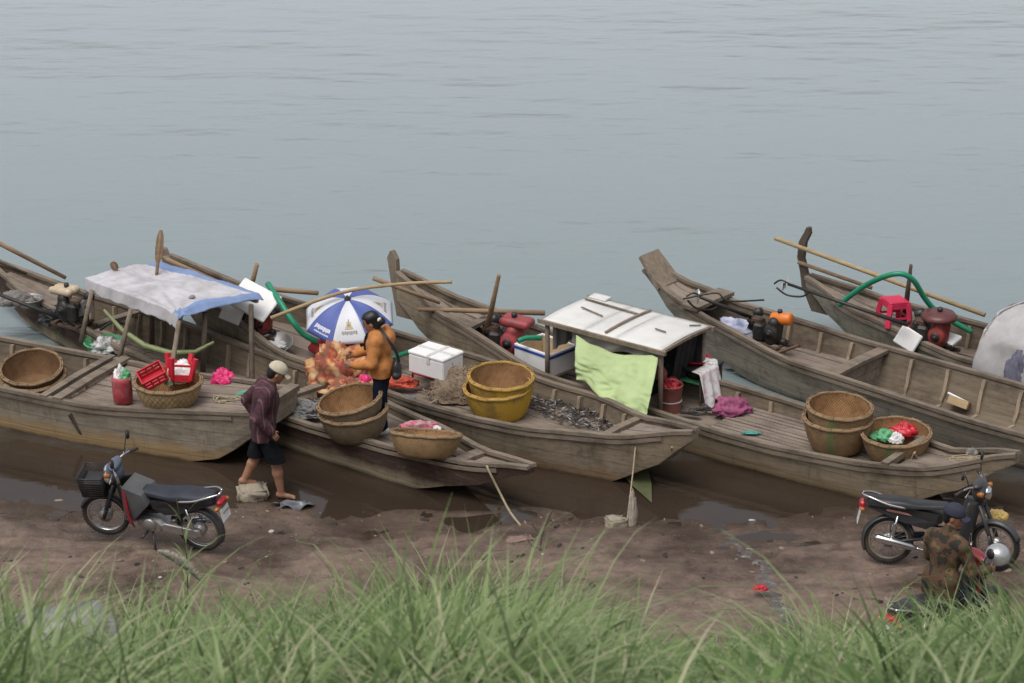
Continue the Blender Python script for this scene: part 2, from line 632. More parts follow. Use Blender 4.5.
# ------------------------------------------------------------------ implicit bodies (one continuous skin)
def sdf_mesh(prims, h=.009, fold=0.0, seed=0):
    """prims: (kind, data..., k). cap: a,b,ra,rb ; ell: c,(rx,ry,rz),Euler ; smooth union, surface nets."""
    los, his = [], []
    for p in prims:
        if p[0] == 'cap':
            a, b, ra, rb = Vector(p[1]), Vector(p[2]), p[3], p[4]
            m = max(ra, rb)
            los.append([min(a[i], b[i]) - m for i in range(3)])
            his.append([max(a[i], b[i]) + m for i in range(3)])
        else:
            m = max(p[2])
            los.append([p[1][i] - m for i in range(3)])
            his.append([p[1][i] + m for i in range(3)])
    pad = .05
    lo = np.min(los, axis=0) - pad
    hi = np.max(his, axis=0) + pad
    n = np.ceil((hi - lo) / h).astype(int) + 1
    D = np.full(tuple(n), 1.0, dtype=np.float32)
    ax = [lo[i] + np.arange(n[i]) * h for i in range(3)]
    for p, l0, h0 in zip(prims, los, his):
        k = p[-1]
        i0 = [max(0, int((l0[i] - pad - lo[i]) / h)) for i in range(3)]
        i1 = [min(n[i], int((h0[i] + pad - lo[i]) / h) + 2) for i in range(3)]
        X, Y, Z = np.meshgrid(*[ax[i][i0[i]:i1[i]] for i in range(3)], indexing='ij')
        if p[0] == 'cap':
            a, b = np.array(p[1], float), np.array(p[2], float)
            d = b - a
            L = max(1e-9, float(d @ d))
            t = np.clip(((X - a[0]) * d[0] + (Y - a[1]) * d[1] + (Z - a[2]) * d[2]) / L, 0, 1)
            q = np.sqrt((X - a[0] - t * d[0]) ** 2 + (Y - a[1] - t * d[1]) ** 2 + (Z - a[2] - t * d[2]) ** 2)
            d_ = q - (p[3] + (p[4] - p[3]) * t)
        else:
            Rm = np.array(Euler(p[3]).to_matrix().transposed())
            c = p[1]
            dx, dy, dz = X - c[0], Y - c[1], Z - c[2]
            x = Rm[0, 0] * dx + Rm[0, 1] * dy + Rm[0, 2] * dz
            y = Rm[1, 0] * dx + Rm[1, 1] * dy + Rm[1, 2] * dz
            z = Rm[2, 0] * dx + Rm[2, 1] * dy + Rm[2, 2] * dz
            rx, ry, rz = p[2]
            k0 = np.sqrt((x / rx) ** 2 + (y / ry) ** 2 + (z / rz) ** 2)
            k1 = np.sqrt((x / rx ** 2) ** 2 + (y / ry ** 2) ** 2 + (z / rz ** 2) ** 2) + 1e-9
            d_ = k0 * (k0 - 1) / k1
        sl = tuple(slice(i0[i], i1[i]) for i in range(3))
        o = D[sl]
        hh = np.clip(.5 + .5 * (o - d_) / k, 0, 1)
        D[sl] = o + (d_ - o) * hh - k * hh * (1 - hh)
    if fold:
        X, Y, Z = np.meshgrid(*ax, indexing='ij')
        r = np.random.RandomState(seed)
        f = 0
        for _ in range(7):
            w = r.normal(size=3) * np.array([26, 26, 17])
            f = f + np.sin(X * w[0] + Y * w[1] + Z * w[2] + r.rand() * 6 + 1.5 * np.sin(Z * 9 + r.rand() * 6))
        D = D + (fold * f / 2.6).astype(np.float32)
    S = D < 0
    c = [(i, j, k) for i in (0, 1) for j in (0, 1) for k in (0, 1)]

    def sub(A, o):
        return A[o[0]:A.shape[0] - 1 + o[0], o[1]:A.shape[1] - 1 + o[1], o[2]:A.shape[2] - 1 + o[2]]
    cnt = sum(sub(S, o).astype(np.int8) for o in c)
    act = (cnt > 0) & (cnt < 8)
    ids = np.full(act.shape, -1, int)
    I = np.argwhere(act)
    ids[act] = np.arange(len(I))
    acc = np.zeros((len(I), 3))
    num = np.zeros(len(I))
    for a in c:
        for axis in range(3):
            if a[axis]:
                continue
            b = list(a)
            b[axis] = 1
            da = D[I[:, 0] + a[0], I[:, 1] + a[1], I[:, 2] + a[2]]
            db = D[I[:, 0] + b[0], I[:, 1] + b[1], I[:, 2] + b[2]]
            x = (da < 0) != (db < 0)
            t = np.where(x, da / np.where(x, da - db, 1), 0)
            p = np.array(a, float)[None] + 0 * acc
            p[:, axis] += t
            acc += p * x[:, None]
            num += x
    V = lo + (I + acc / num[:, None]) * h
    F = []
    for axis in range(3):
        u, w = (axis + 1) % 3, (axis + 2) % 3
        s0 = [slice(None)] * 3
        s1 = [slice(None)] * 3
        s0[axis] = slice(0, -1)
        s1[axis] = slice(1, None)
        E = np.argwhere(S[tuple(s0)] != S[tuple(s1)])
        ok = (E[:, u] > 0) & (E[:, w] > 0) & (E[:, u] < act.shape[u]) & (E[:, w] < act.shape[w])
        E = E[ok]
        q = []
        for du, dw in ((-1, -1), (0, -1), (0, 0), (-1, 0)):
            e = E.copy()
            e[:, u] += du
            e[:, w] += dw
            q.append(ids[e[:, 0], e[:, 1], e[:, 2]])
        q = np.stack(q, 1)
        flip = ~S[E[:, 0], E[:, 1], E[:, 2]]
        q[flip] = q[flip][:, ::-1]
        F.append(q)
    F = np.concatenate(F)
    return V, F


def sdf_obj(name, prims, mats, parent=None, h=.009, fold=0.0, seed=0, pick=None, smooth_it=0, loc=None, rot=None):
    V, F = sdf_mesh(prims, h, fold, seed)
    me = bpy.data.meshes.new(name)
    me.vertices.add(len(V))
    me.vertices.foreach_set('co', V.ravel())
    me.loops.add(F.size)
    me.loops.foreach_set('vertex_index', F.ravel().astype(np.int32))
    me.polygons.add(len(F))
    me.polygons.foreach_set('loop_start', np.arange(0, F.size, 4, dtype=np.int32))
    me.polygons.foreach_set('loop_total', np.full(len(F), 4, dtype=np.int32))
    me.update(calc_edges=True)
    me.validate()
    me.polygons.foreach_set('use_smooth', np.ones(len(me.polygons), dtype=bool))
    if not isinstance(mats, (list, tuple)):
        mats = [mats]
    for m in mats:
        me.materials.append(m)
    if pick:
        C = V[F].mean(1)
        me.polygons.foreach_set('material_index', pick(C).astype(np.int32))
    o = bpy.data.objects.new(name, me)
    col.objects.link(o)
    if parent is not None:
        o.parent = parent
    if loc is not None:
        o.location = loc
    if rot is not None:
        o.rotation_euler = rot
    return o
#PART2
# ------------------------------------------------------------------ light and sky
w = bpy.data.worlds.new('World')
scene.world = w
w.use_nodes = True
t = w.node_tree
bg = t.nodes['Background']
sky = t.nodes.new('ShaderNodeTexSky')
sky.sky_type = 'NISHITA'
sky.sun_disc = False
SUN_EL, SUN_AZ = R(66), R(215)
sky.sun_elevation = SUN_EL
sky.sun_rotation = SUN_AZ
sky.air_density = 1.0
sky.dust_density = 4.0
sky.ozone_density = 1.0
hs = t.nodes.new('ShaderNodeHueSaturation')
hs.inputs['Saturation'].default_value = .30
t.links.new(sky.outputs[0], hs.inputs['Color'])
t.links.new(hs.outputs[0], bg.inputs[0])
bg.inputs[1].default_value = .15
sun = bpy.data.lights.new('sun', 'SUN')
sun.energy = 1.4
sun.angle = R(40)
sun.color = (1, .96, .90)
so = bpy.data.objects.new('sun', sun)
col.objects.link(so)
# light from behind the water to the upper left
so.rotation_euler = Vector((-math.sin(SUN_AZ) * math.cos(SUN_EL), -math.cos(SUN_AZ) * math.cos(SUN_EL), -math.sin(SUN_EL))).to_track_quat('-Z', 'Y').to_euler()
scene.view_settings.view_transform = 'Standard'
scene.view_settings.look = 'None'
scene.view_settings.exposure = 0
scene.cycles.use_denoising = True
scene.cycles.max_bounces = 6


# ------------------------------------------------------------------ ground
def build_ground():
    xs = [-900, -300, -120, -60, -30, -18, -12] + [-9 + .06 * i for i in range(301)] + [12, 18, 30, 60, 120, 300, 900]
    ys = [-40, -10, 0, 4, 6, 8] + [9 + .5 * i for i in range(32)] + [25 + .06 * i for i in range(120)] + [33, 36, 45, 70, 150, 400, 2500]
    V = [(x, y, ground_z(x, y) if y > 8 else ground_z(x, 8) + max(0, min(8 - y, 6)) * .3) for y in ys for x in xs]
    nx = len(xs)
    F = [(j * nx + i, j * nx + i + 1, (j + 1) * nx + i + 1, (j + 1) * nx + i) for j in range(len(ys) - 1) for i in range(nx - 1)]
    m, t, b = nt('wet_river_mud')
    v = coords(t)
    n1 = noise_n(t, v, .7, 8, .65)
    n2 = noise_n(t, v, 7, 9, .72)
    n3 = noise_n(t, v, 34, 6, .7)
    o = ramp(t, n2, [(.3, (.116, .081, .062)), (.5, (.200, .142, .111)), (.68, (.26, .192, .155)), (.8, (.32, .25, .21))])
    d = ramp(t, n1, [(.38, (.5, .47, .45)), (.55, (1, 1, 1)), (.7, (1.15, 1.12, 1.1))])
    o = mixc(t, 1, o, d, 'MULTIPLY')
    stv = coords(t, (.35, 1.6, 1))
    n4 = noise_n(t, stv, 2.2, 8, .7)
    o = mixc(t, .85, o, ramp(t, n4, [(.32, (.62, .58, .55)), (.5, (1, 1, 1)), (.7, (1.22, 1.16, 1.12))]), 'MULTIPLY')
    sp = ramp(t, n3, [(.62, (0, 0, 0)), (.72, (1, 1, 1))])
    o = mixc(t, mth(t, 'MULTIPLY', sp, .4), o, (.25, .20, .165))
    dk = ramp(t, n3, [(.28, (1, 1, 1)), (.36, (0, 0, 0))])
    o = mixc(t, mth(t, 'MULTIPLY', dk, .5), o, (.06, .043, .032))
    sep = t.nodes.new('ShaderNodeSeparateXYZ')
    c = t.nodes.new('ShaderNodeTexCoord')
    t.links.new(c.outputs['Object'], sep.inputs[0])
    zz = mth(t, 'ADD', sep.outputs[2], mth(t, 'MULTIPLY', mth(t, 'SUBTRACT', n1, .5), .10))
    wet = mth(t, 'SUBTRACT', 1, mth(t, 'MULTIPLY', mth(t, 'SUBTRACT', zz, .005), 14), True)
    o = mixc(t, mth(t, 'MULTIPLY', wet, .62), o, (.042, .029, .021))
    grassy = mth(t, 'MULTIPLY', mth(t, 'SUBTRACT', zz, .75), 2, True)
    o = mixc(t, grassy, o, mixc(t, n2, (.03, .035, .015), (.07, .075, .03)))
    t.links.new(o, b.inputs['Base Color'])
    rg = mth(t, 'SUBTRACT', .66, mth(t, 'MULTIPLY', wet, .54))
    pud = ramp(t, n1, [(.36, (.25, .25, .25)), (.46, (1, 1, 1))])
    t.links.new(mth(t, 'MULTIPLY', rg, pud), b.inputs['Roughness'])
    b.inputs['Specular IOR Level'].default_value = .4
    bump(t, b, mth(t, 'ADD', n2, mth(t, 'MULTIPLY', n3, .5)), .75, .05)
    mb = MB()
    mb.add(V, F, True)
    o = mb.build('ground', m, fixn=False)
    tag(o, kind='structure')


build_ground()


def build_water():
    m, t, b = nt('river_water')
    v = coords(t)
    sep = t.nodes.new('ShaderNodeSeparateXYZ')
    t.links.new(v, sep.inputs[0])
    n0 = noise_n(t, v, .55, 4)
    y = mth(t, 'ADD', sep.outputs[1], mth(t, 'MULTIPLY', mth(t, 'SUBTRACT', n0, .5), 2.0))
    # silt: brown in the shallows, grey green off shore
    yy = mth(t, 'ADD', y, mth(t, 'MULTIPLY', sep.outputs[0], .09))
    f = mth(t, 'MULTIPLY', mth(t, 'SUBTRACT', yy, 31.9), .42, True)
    silt = mixc(t, n0, (.028, .020, .014), (.054, .038, .028))
    deep = mixc(t, mth(t, 'MULTIPLY', mth(t, 'SUBTRACT', sep.outputs[1], 35), .042, True), (.210, .258, .264), (.385, .428, .446))  # paler with distance: sky reflection and haze put into the base colour
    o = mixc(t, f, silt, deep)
    t.links.new(o, b.inputs['Base Color'])
    t.links.new(mth(t, 'ADD', mth(t, 'MULTIPLY', f, .12), .05), b.inputs['Roughness'])
    b.inputs['IOR'].default_value = 1.33
    b.inputs['Specular IOR Level'].default_value = .8
    # ripples: long low swells crossing, fine chop on top, calmer in the shallows
    a1 = coords(t, (.40, 1.05, 1))
    rot = [q for q in t.nodes if q.type == 'MAPPING'][-1]
    rot.inputs['Rotation'].default_value = (0, 0, R(9))
    w1 = noise_n(t, a1, 1.15, 2, .45)
    a2 = coords(t, (.8, 2.2, 1))
    rot2 = [q for q in t.nodes if q.type == 'MAPPING'][-1]
    rot2.inputs['Rotation'].default_value = (0, 0, R(-14))
    w2 = noise_n(t, a2, 2.3, 4, .55)
    a3 = coords(t, (.1, .3, 1))
    w3 = noise_n(t, a3, .9, 3, .5)
    h = mth(t, 'ADD', w1, mth(t, 'MULTIPLY', w2, .24))
    patch = ramp(t, w3, [(.3, (.55, .55, .55)), (.65, (1.25, 1.25, 1.25))])
    amp = mth(t, 'ADD', mth(t, 'MULTIPLY', f, .9), .10)
    h = mth(t, 'MULTIPLY', mth(t, 'MULTIPLY', h, amp), patch)
    bump(t, b, h, 1.0, .088)
    mb = MB()
    xs = [-2500, -400, -60, -10, 0, 10, 60, 400, 2500]
    ys = [28.0, 32, 40, 60, 120, 600, 4500]
    V = [(x, y_, 0) for y_ in ys for x in xs]
    nx = len(xs)
    F = [(j * nx + i, j * nx + i + 1, (j + 1) * nx + i + 1, (j + 1) * nx + i) for j in range(len(ys) - 1) for i in range(nx - 1)]
    mb.add(V, F, True)
    tag(mb.build('water', m, fixn=False), kind='structure')


build_water()

# ------------------------------------------------------------------ boats
BOATG = 'wooden fishing boats moored side by side at the bank'


class Boat:
    def __init__(s, bow, ang, L, hw, gz, kz, label, hull, inner=W_IN, rail=W_RAIL, stern=None, bot=.64, railw=.072, flare=.8):
        s.a = R(ang)
        s.dx, s.dy = math.cos(s.a), math.sin(s.a)
        s.L = L
        if stern is None:
            s.o = Vector((bow[0] - s.dx * L, bow[1] - s.dy * L, 0))
        else:
            s.o = Vector((stern[0], stern[1], 0))
        s.khw, s.kgz, s.kkz, s.bot = hw, gz, kz, bot
        s.root = empty('fishing_boat', s.o, s.a, label, 'boat', BOATG)
        n = 44
        X = [L * i / n for i in range(n + 1)]
        Q = [-1, -.9, -.78, -.64, -.52, -.44, -.2, .2, .44, .52, .64, .78, .9, 1]

        def sec(x, q, off, up):
            h, g = s.hw(x) - off, s.gz(x)
            k = s.kz(x)
            if up:
                k = min(max(.035, k + .05), g - .03)
            h = max(h, .012)
            bw = h * bot
            aq = abs(q)
            sg = 1 if q > 0 else -1
            if aq <= .5:
                return (x, q / .5 * bw, k)
            u = (aq - .5) / .5
            return (x, sg * (bw + (h - bw) * u ** flare), k + (g - k) * u ** 1.15)
        mb = MB()
        V = [sec(x, q, 0, False) for x in X for q in Q]
        m = len(Q)
        F = [(i * m + j, i * m + j + 1, (i + 1) * m + j + 1, (i + 1) * m + j) for i in range(n) for j in range(m - 1)]
        F += [tuple(range(m)), tuple(n * m + j for j in range(m))]
        mb.add(V, F, False, 0)
        X2 = [.05 + (L - .1) * i / n for i in range(n + 1)]
        V = [sec(x, q, .03, True) for x in X2 for q in Q]
        mb.add(V, F, False, 1)
        s.hull = mb.build('hull', [hull, inner], s.root, fixn=False)
        me = s.hull.data
        bm = bmesh.new()
        bm.from_mesh(me)
        bmesh.ops.recalc_face_normals(bm, faces=bm.faces)
        bm.to_mesh(me)
        bm.free()
        for sg in (-1, 1):
            r = MB()
            pts = [(x, sg * (s.hw(x) - .018), s.gz(x) + .014 + .004 * noise.noise((x * 2, sg * 5, L))) for x in [L * i / 36 for i in range(37)]]
            r.strip(pts, railw, .042)
            # a rubbing strake under the rail
            pts = [(x, sg * (s.hw(x) * .985 + .012), s.gz(x) - .055) for x in [L * (.06 + .9 * i / 30) for i in range(31)]]
            r.strip(pts, .018, .045)
            r.build('gunwale', rail, s.root)

    def hw(s, x):
        return interp(s.khw, x / s.L)

    def gz(s, x):
        return interp(s.kgz, x / s.L)

    def kz(s, x):
        return interp(s.kkz, x / s.L)

    def loc(s, p):
        d = Vector(p) - s.o
        return Vector((d.x * s.dx + d.y * s.dy, -d.x * s.dy + d.y * s.dx, p[2]))

    def W(s, x, y, z):
        return Vector((s.o.x + x * s.dx - y * s.dy, s.o.y + x * s.dy + y * s.dx, z))

    def pl(s, px, py, z):
        return s.loc(at(px, py, z))

    def inner(s, x, z):
        k, g = s.kz(x), s.gz(x)
        h = s.hw(x) - .03
        u = min(1, max(0, (z - k) / max(.05, g - k)))
        return h * (s.bot + (1 - s.bot) * u ** .8) - .01

    def ribs(s, xs, w=.05):
        for x in xs:
            mb = MB()
            g = s.gz(x) - .03
            z0 = max(.05, s.kz(x) + .06)
            P = []
            for u in (1, .7, .4, .15, 0):
                z = z0 + (g - z0) * u
                P.append((-s.inner(x, z) + .02, z))
            P2 = P + [(-y, z) for y, z in P[::-1]]
            mb.strip([(x + rnd.uniform(-.01, .01), y, z) for y, z in P2], w, .045, up=(1, 0, 0))
            mb.build('rib', W_RIB, s.root)

    def deck(s, x0, x1, z, name='foredeck', pw=.13, mat=W_DECK, jag=.03, across=False, gap=.012, full=True):
        """planks clipped to the inside of the hull; z(x) or number"""
        zf = z if callable(z) else (lambda x: z)
        mb = MB()
        if across:
            n = max(1, int((x1 - x0) / pw))
            for i in range(n):
                a = x0 + (x1 - x0) * i / n
                b = x0 + (x1 - x0) * (i + 1) / n - gap
                ya, yb = s.inner(a, zf(a)), s.inner(b, zf(b))
                zz = zf((a + b) / 2) + rnd.uniform(-.004, .004)
                V = [(a, -ya, zz), (b, -yb, zz), (b, yb, zz), (a, ya, zz)]
                V += [(x, y, q - .025) for x, y, q in V]
                mb.add(V, [(0, 1, 2, 3), (7, 6, 5, 4), (0, 1, 5, 4), (1, 2, 6, 5), (2, 3, 7, 6), (3, 0, 4, 7)])
        else:
            ym = max(s.inner(x0 + (x1 - x0) * i / 12, zf(x0 + (x1 - x0) * i / 12)) for i in range(13))
            n = max(2, int(2 * ym / pw))
            for i in range(n):
                y0 = -ym + 2 * ym * i / n
                y1 = -ym + 2 * ym * (i + 1) / n - gap
                a = x0 + rnd.uniform(0, jag)
                b = x1 - rnd.uniform(0, jag)
                dz = rnd.uniform(-.006, .006)
                m = 14
                V, F = [], []
                for k in range(m + 1):
                    x = a + (b - a) * k / m
                    lim = s.inner(x, zf(x))
                    p, q = max(-lim, min(lim, y0)), max(-lim, min(lim, y1))
                    zz = zf(x) + dz
                    V += [(x, p, zz), (x, q, zz), (x, q, zz - .028), (x, p, zz - .028)]
                for k in range(m):
                    for j in range(4):
                        l = (j + 1) % 4
                        F.append((k * 4 + j, k * 4 + l, k * 4 + 4 + l, k * 4 + 4 + j))
                F += [(0, 1, 2, 3), (m * 4, m * 4 + 1, m * 4 + 2, m * 4 + 3)]
                mb.add(V, F)
        return mb.build(name, mat, s.root, fixn=False)

    def beam(s, x, z, w=.12, h=.05, name='crossbeam', mat=W_RAIL, over=.03, skew=0):
        mb = MB()
        y = s.inner(x, z) + over
        mb.strip([(x - skew, -y, z), (x, 0, z + .012), (x + skew, y, z)], w, h)
        return mb.build(name, mat, s.root)

    def bulkhead(s, x, z0, z1, mat=W_GREY):
        mb = MB()
        a, b = s.inner(x, z0), s.inner(x, z1)
        for i in range(3):
            u0, u1 = i / 3, (i + 1) / 3 - .02
            ya, yb = a + (b - a) * u0, a + (b - a) * u1
            za, zb = z0 + (z1 - z0) * u0, z0 + (z1 - z0) * u1
            V = [(x - .015, -ya, za), (x - .015, ya, za), (x - .015, yb, zb), (x - .015, -yb, zb)]
            V += [(x + .015, p, q) for _, p, q in V]
            mb.add(V, [(0, 1, 2, 3), (7, 6, 5, 4), (0, 1, 5, 4), (1, 2, 6, 5), (2, 3, 7, 6), (3, 0, 4, 7)])
        return mb.build('bulkhead', mat, s.root, fixn=False)

    def sternpost(s, pts, wid, thick, mat=W_POST, name='stern_post'):
        mb = MB()
        V, F = [], []
        for (x, z), ww in zip(pts, wid):
            for dx, dy in ((-ww / 2, -thick / 2), (ww / 2, -thick / 2), (ww / 2, thick / 2), (-ww / 2, thick / 2)):
                V.append((x + dx, dy, z))
        for i in range(len(pts) - 1):
            for k in range(4):
                l = (k + 1) % 4
                F.append((i * 4 + k, i * 4 + l, i * 4 + 4 + l, i * 4 + 4 + k))
        e = 4 * (len(pts) - 1)
        F += [(0, 1, 2, 3), (e, e + 1, e + 2, e + 3)]
        mb.add(V, F)
        return mb.build(name, mat, s.root)


STERN_K = [(0, .72), (.05, .42), (.12, .12), (.25, -.06), (.8, -.06)]
b1 = Boat((-2.78, 31.98), -26, 8.7, [(0, .1), (.2, .5), (.45, .72), (.7, .74), (.86, .62), (1, .46)],
          [(0, 1.0), (.15, .75), (.4, .56), (.75, .55), (1, .74)], STERN_K + [(.88, -.04), (.93, .06), (1, .5)],
          'wide blunt-bowed wooden boat with red sack and basket on its foredeck', H1, bot=.84)
b2 = Boat((.22, 30.28), -44, 10.2, [(0, .08), (.12, .30), (.35, .60), (.66, .62), (.80, .46), (.92, .22), (1, .06)],
          [(0, .62), (.12, .50), (.3, .45), (.7, .42), (.9, .48), (1, .64)], [(0, .40), (.05, .22), (.12, .04), (.25, -.06), (.8, -.06), (.83, -.05), (.915, .20), (1, .57)],
          'dark narrow wooden boat with cream bottom on which the woman in orange stands', H2, bot=.86)
b4 = Boat((2.12, 30.95), -39.5, 8.7, [(0, .07), (.12, .36), (.33, .76), (.58, .83), (.76, .70), (.9, .36), (1, .07)],
          [(0, 1.0), (.12, .74), (.33, .52), (.68, .47), (.88, .58), (1, .80)], STERN_K + [(.88, -.04), (.945, .27), (1, .70)],
          'brown wooden boat with yellow baskets, white foam box and umbrella aboard', H4, bot=.78)
b5 = Boat((5.72, 30.18), -37, 9.0, [(0, .07), (.12, .34), (.33, .62), (.6, .68), (.80, .58), (.92, .30), (1, .06)],
          [(0, 1.1), (.10, .80), (.3, .50), (.68, .41), (.88, .50), (1, .84)], STERN_K + [(.85, -.05), (.925, .28), (1, .74)],
          'wooden boat with white roofed shelter and a lime green cloth', H5, bot=.78)
b6 = Boat(None, -40.5, 8.9, [(0, .15), (.1, .34), (.3, .62), (.6, .70), (.82, .58), (.93, .3), (1, .08)],
          [(0, 1.02), (.06, .84), (.14, .70), (.32, .55), (.7, .50), (1, .85)], [(0, .95), (.06, .52), (.14, .14), (.25, -.06), (.82, -.06), (.92, .1), (1, .7)],
          'empty grey wooden boat with orange engine and broad square raised stern', H6, stern=(1.82, 35.98))
b7 = Boat(None, -39, 8.9, [(0, .07), (.1, .34), (.3, .62), (.6, .68), (.82, .56), (.93, .3), (1, .08)],
          [(0, .85), (.12, .66), (.3, .53), (.7, .50), (1, .85)], STERN_K + [(.84, -.05), (.92, .12), (1, .7)],
          'farthest wooden boat with curved horn-like stern post and red stool', H7, stern=(3.92, 36.12))

# fittings of each boat
# b1 : foredeck, well, end board
dz1 = lambda x: b1.gz(x) - .02
b1.deck(b1.L - 2.62, b1.L - .02, dz1)
b1.beam(b1.L - 2.66, b1.gz(b1.L - 2.66) + .035, .13, .05, over=.06)
b1.beam(b1.L - 2.86, b1.gz(b1.L - 2.86) + .03, .10, .05, over=.06)
b1.beam(b1.L - .05, b1.gz(b1.L) + .03, .14, .07, over=.05, name='bow_board')
b1.deck(.9, b1.L - 2.6, .06, 'floor', .16)
b1.ribs([2.2 + .55 * i for i in range(7)])
mbx = MB()
mbx.strip([(b1.L - 2.5, -b1.hw(b1.L - 2.5) * .93 - .045, .42), (b1.L - 2.42, -b1.hw(b1.L - 2.4) * .86 - .04, .2), (b1.L - 2.36, -b1.hw(b1.L - 2.36) * .78 - .02, .03)], .05, .035, up=(1, 0, 0))
mbx.build('fender_stick', W_DARKPOST, b1.root)
# b2
b2.deck(b2.L - 3.5, b2.L - 1.1, lambda x: .33 + .05 * (x - b2.L + 3.5) / 3, 'foredeck', .15)
b2.deck(b2.L - .95, b2.L - .25, lambda x: b2.gz(x) - .035, 'bow_plate', .2)
b2.beam(b2.L - 1.0, b2.gz(b2.L - 1.0) - .01, .16, .04)
b2.deck(1.2, b2.L - 3.5, .07, 'floor', .15)
b2.deck(.3, 1.6, lambda x: b2.gz(x) - .06, 'stern_deck', .12)
b2.ribs([1.8 + .42 * i for i in range(11)])
b2.beam(2.6, b2.gz(2.6) - .02)
b2.beam(6.2, b2.gz(6.2) - .02)
b2.sternpost([(.05, .4), (0, .62), (-.06, .72)], [.12, .12, .07], .07)
# b4
b4.deck(1.4, 5.0, lambda x: .26 + .10 * max(0, 1 - (x - 1.4) / 3), 'floor', .15)
b4.deck(5.0, 7.2, .27, 'fish_hold_floor', .18)
b4.deck(b4.L - 1.05, b4.L - .2, lambda x: b4.gz(x) - .05, 'bow_plate', .14, mat=W_GREY)
b4.beam(b4.L - 1.1, b4.gz(b4.L - 1.1) - .03, .1, .05)
b4.bulkhead(5.0, .2, .34)
b4.ribs([5.25 + .42 * i for i in range(6)], .06)
b4.beam(1.4, b4.gz(1.4) - .02)
b4.deck(.25, 1.3, lambda x: b4.gz(x) - .10, 'stern_deck', .12)
# b5
b5.deck(5.0, b5.L - 1.45, lambda x: .27, 'foredeck', .085, gap=.02)
b5.deck(b5.L - 1.4, b5.L - .25, lambda x: b5.gz(x) - .04, 'bow_plate', .16)
b5.beam(b5.L - 1.42, b5.gz(b5.L - 1.42) + .03, .09, .07, over=.05)
b5.deck(1.3, 5.0, .2, 'floor', .15)
b5.deck(.15, 1.3, lambda x: b5.gz(x) - .10, 'stern_deck', .13, mat=W_GREY)
b5.ribs([4.4 + .48 * i for i in range(7)])
b5.beam(1.35, b5.gz(1.35) - .02)
# b6
b6.deck(.1, .9, lambda x: b6.gz(x) - .03 - .02 * x, 'stern_plate', .15, mat=W_GREY)
b6.beam(.95, b6.gz(.95) + .05, .26, .05, over=.1)
b6.deck(1.3, 3.3, .30, 'engine_floor', .15)
b6.bulkhead(3.3, .06, .47)
b6.beam(3.3, b6.gz(3.3) - .02, .16, .045)
b6.deck(3.3, 8.1, .065, 'floor', .2, mat=W_IN)
b6.ribs([1.5 + .45 * i for i in range(4)] + [3.75 + .52 * i for i in range(9)], .06)
# b7
b7.deck(.15, 1.7, lambda x: b7.gz(x) - .05, 'stern_deck', .16, mat=W_GREY)
b7.deck(1.7, 8, .25, 'floor', .16)
b7.ribs([2.2 + .5 * i for i in range(8)])
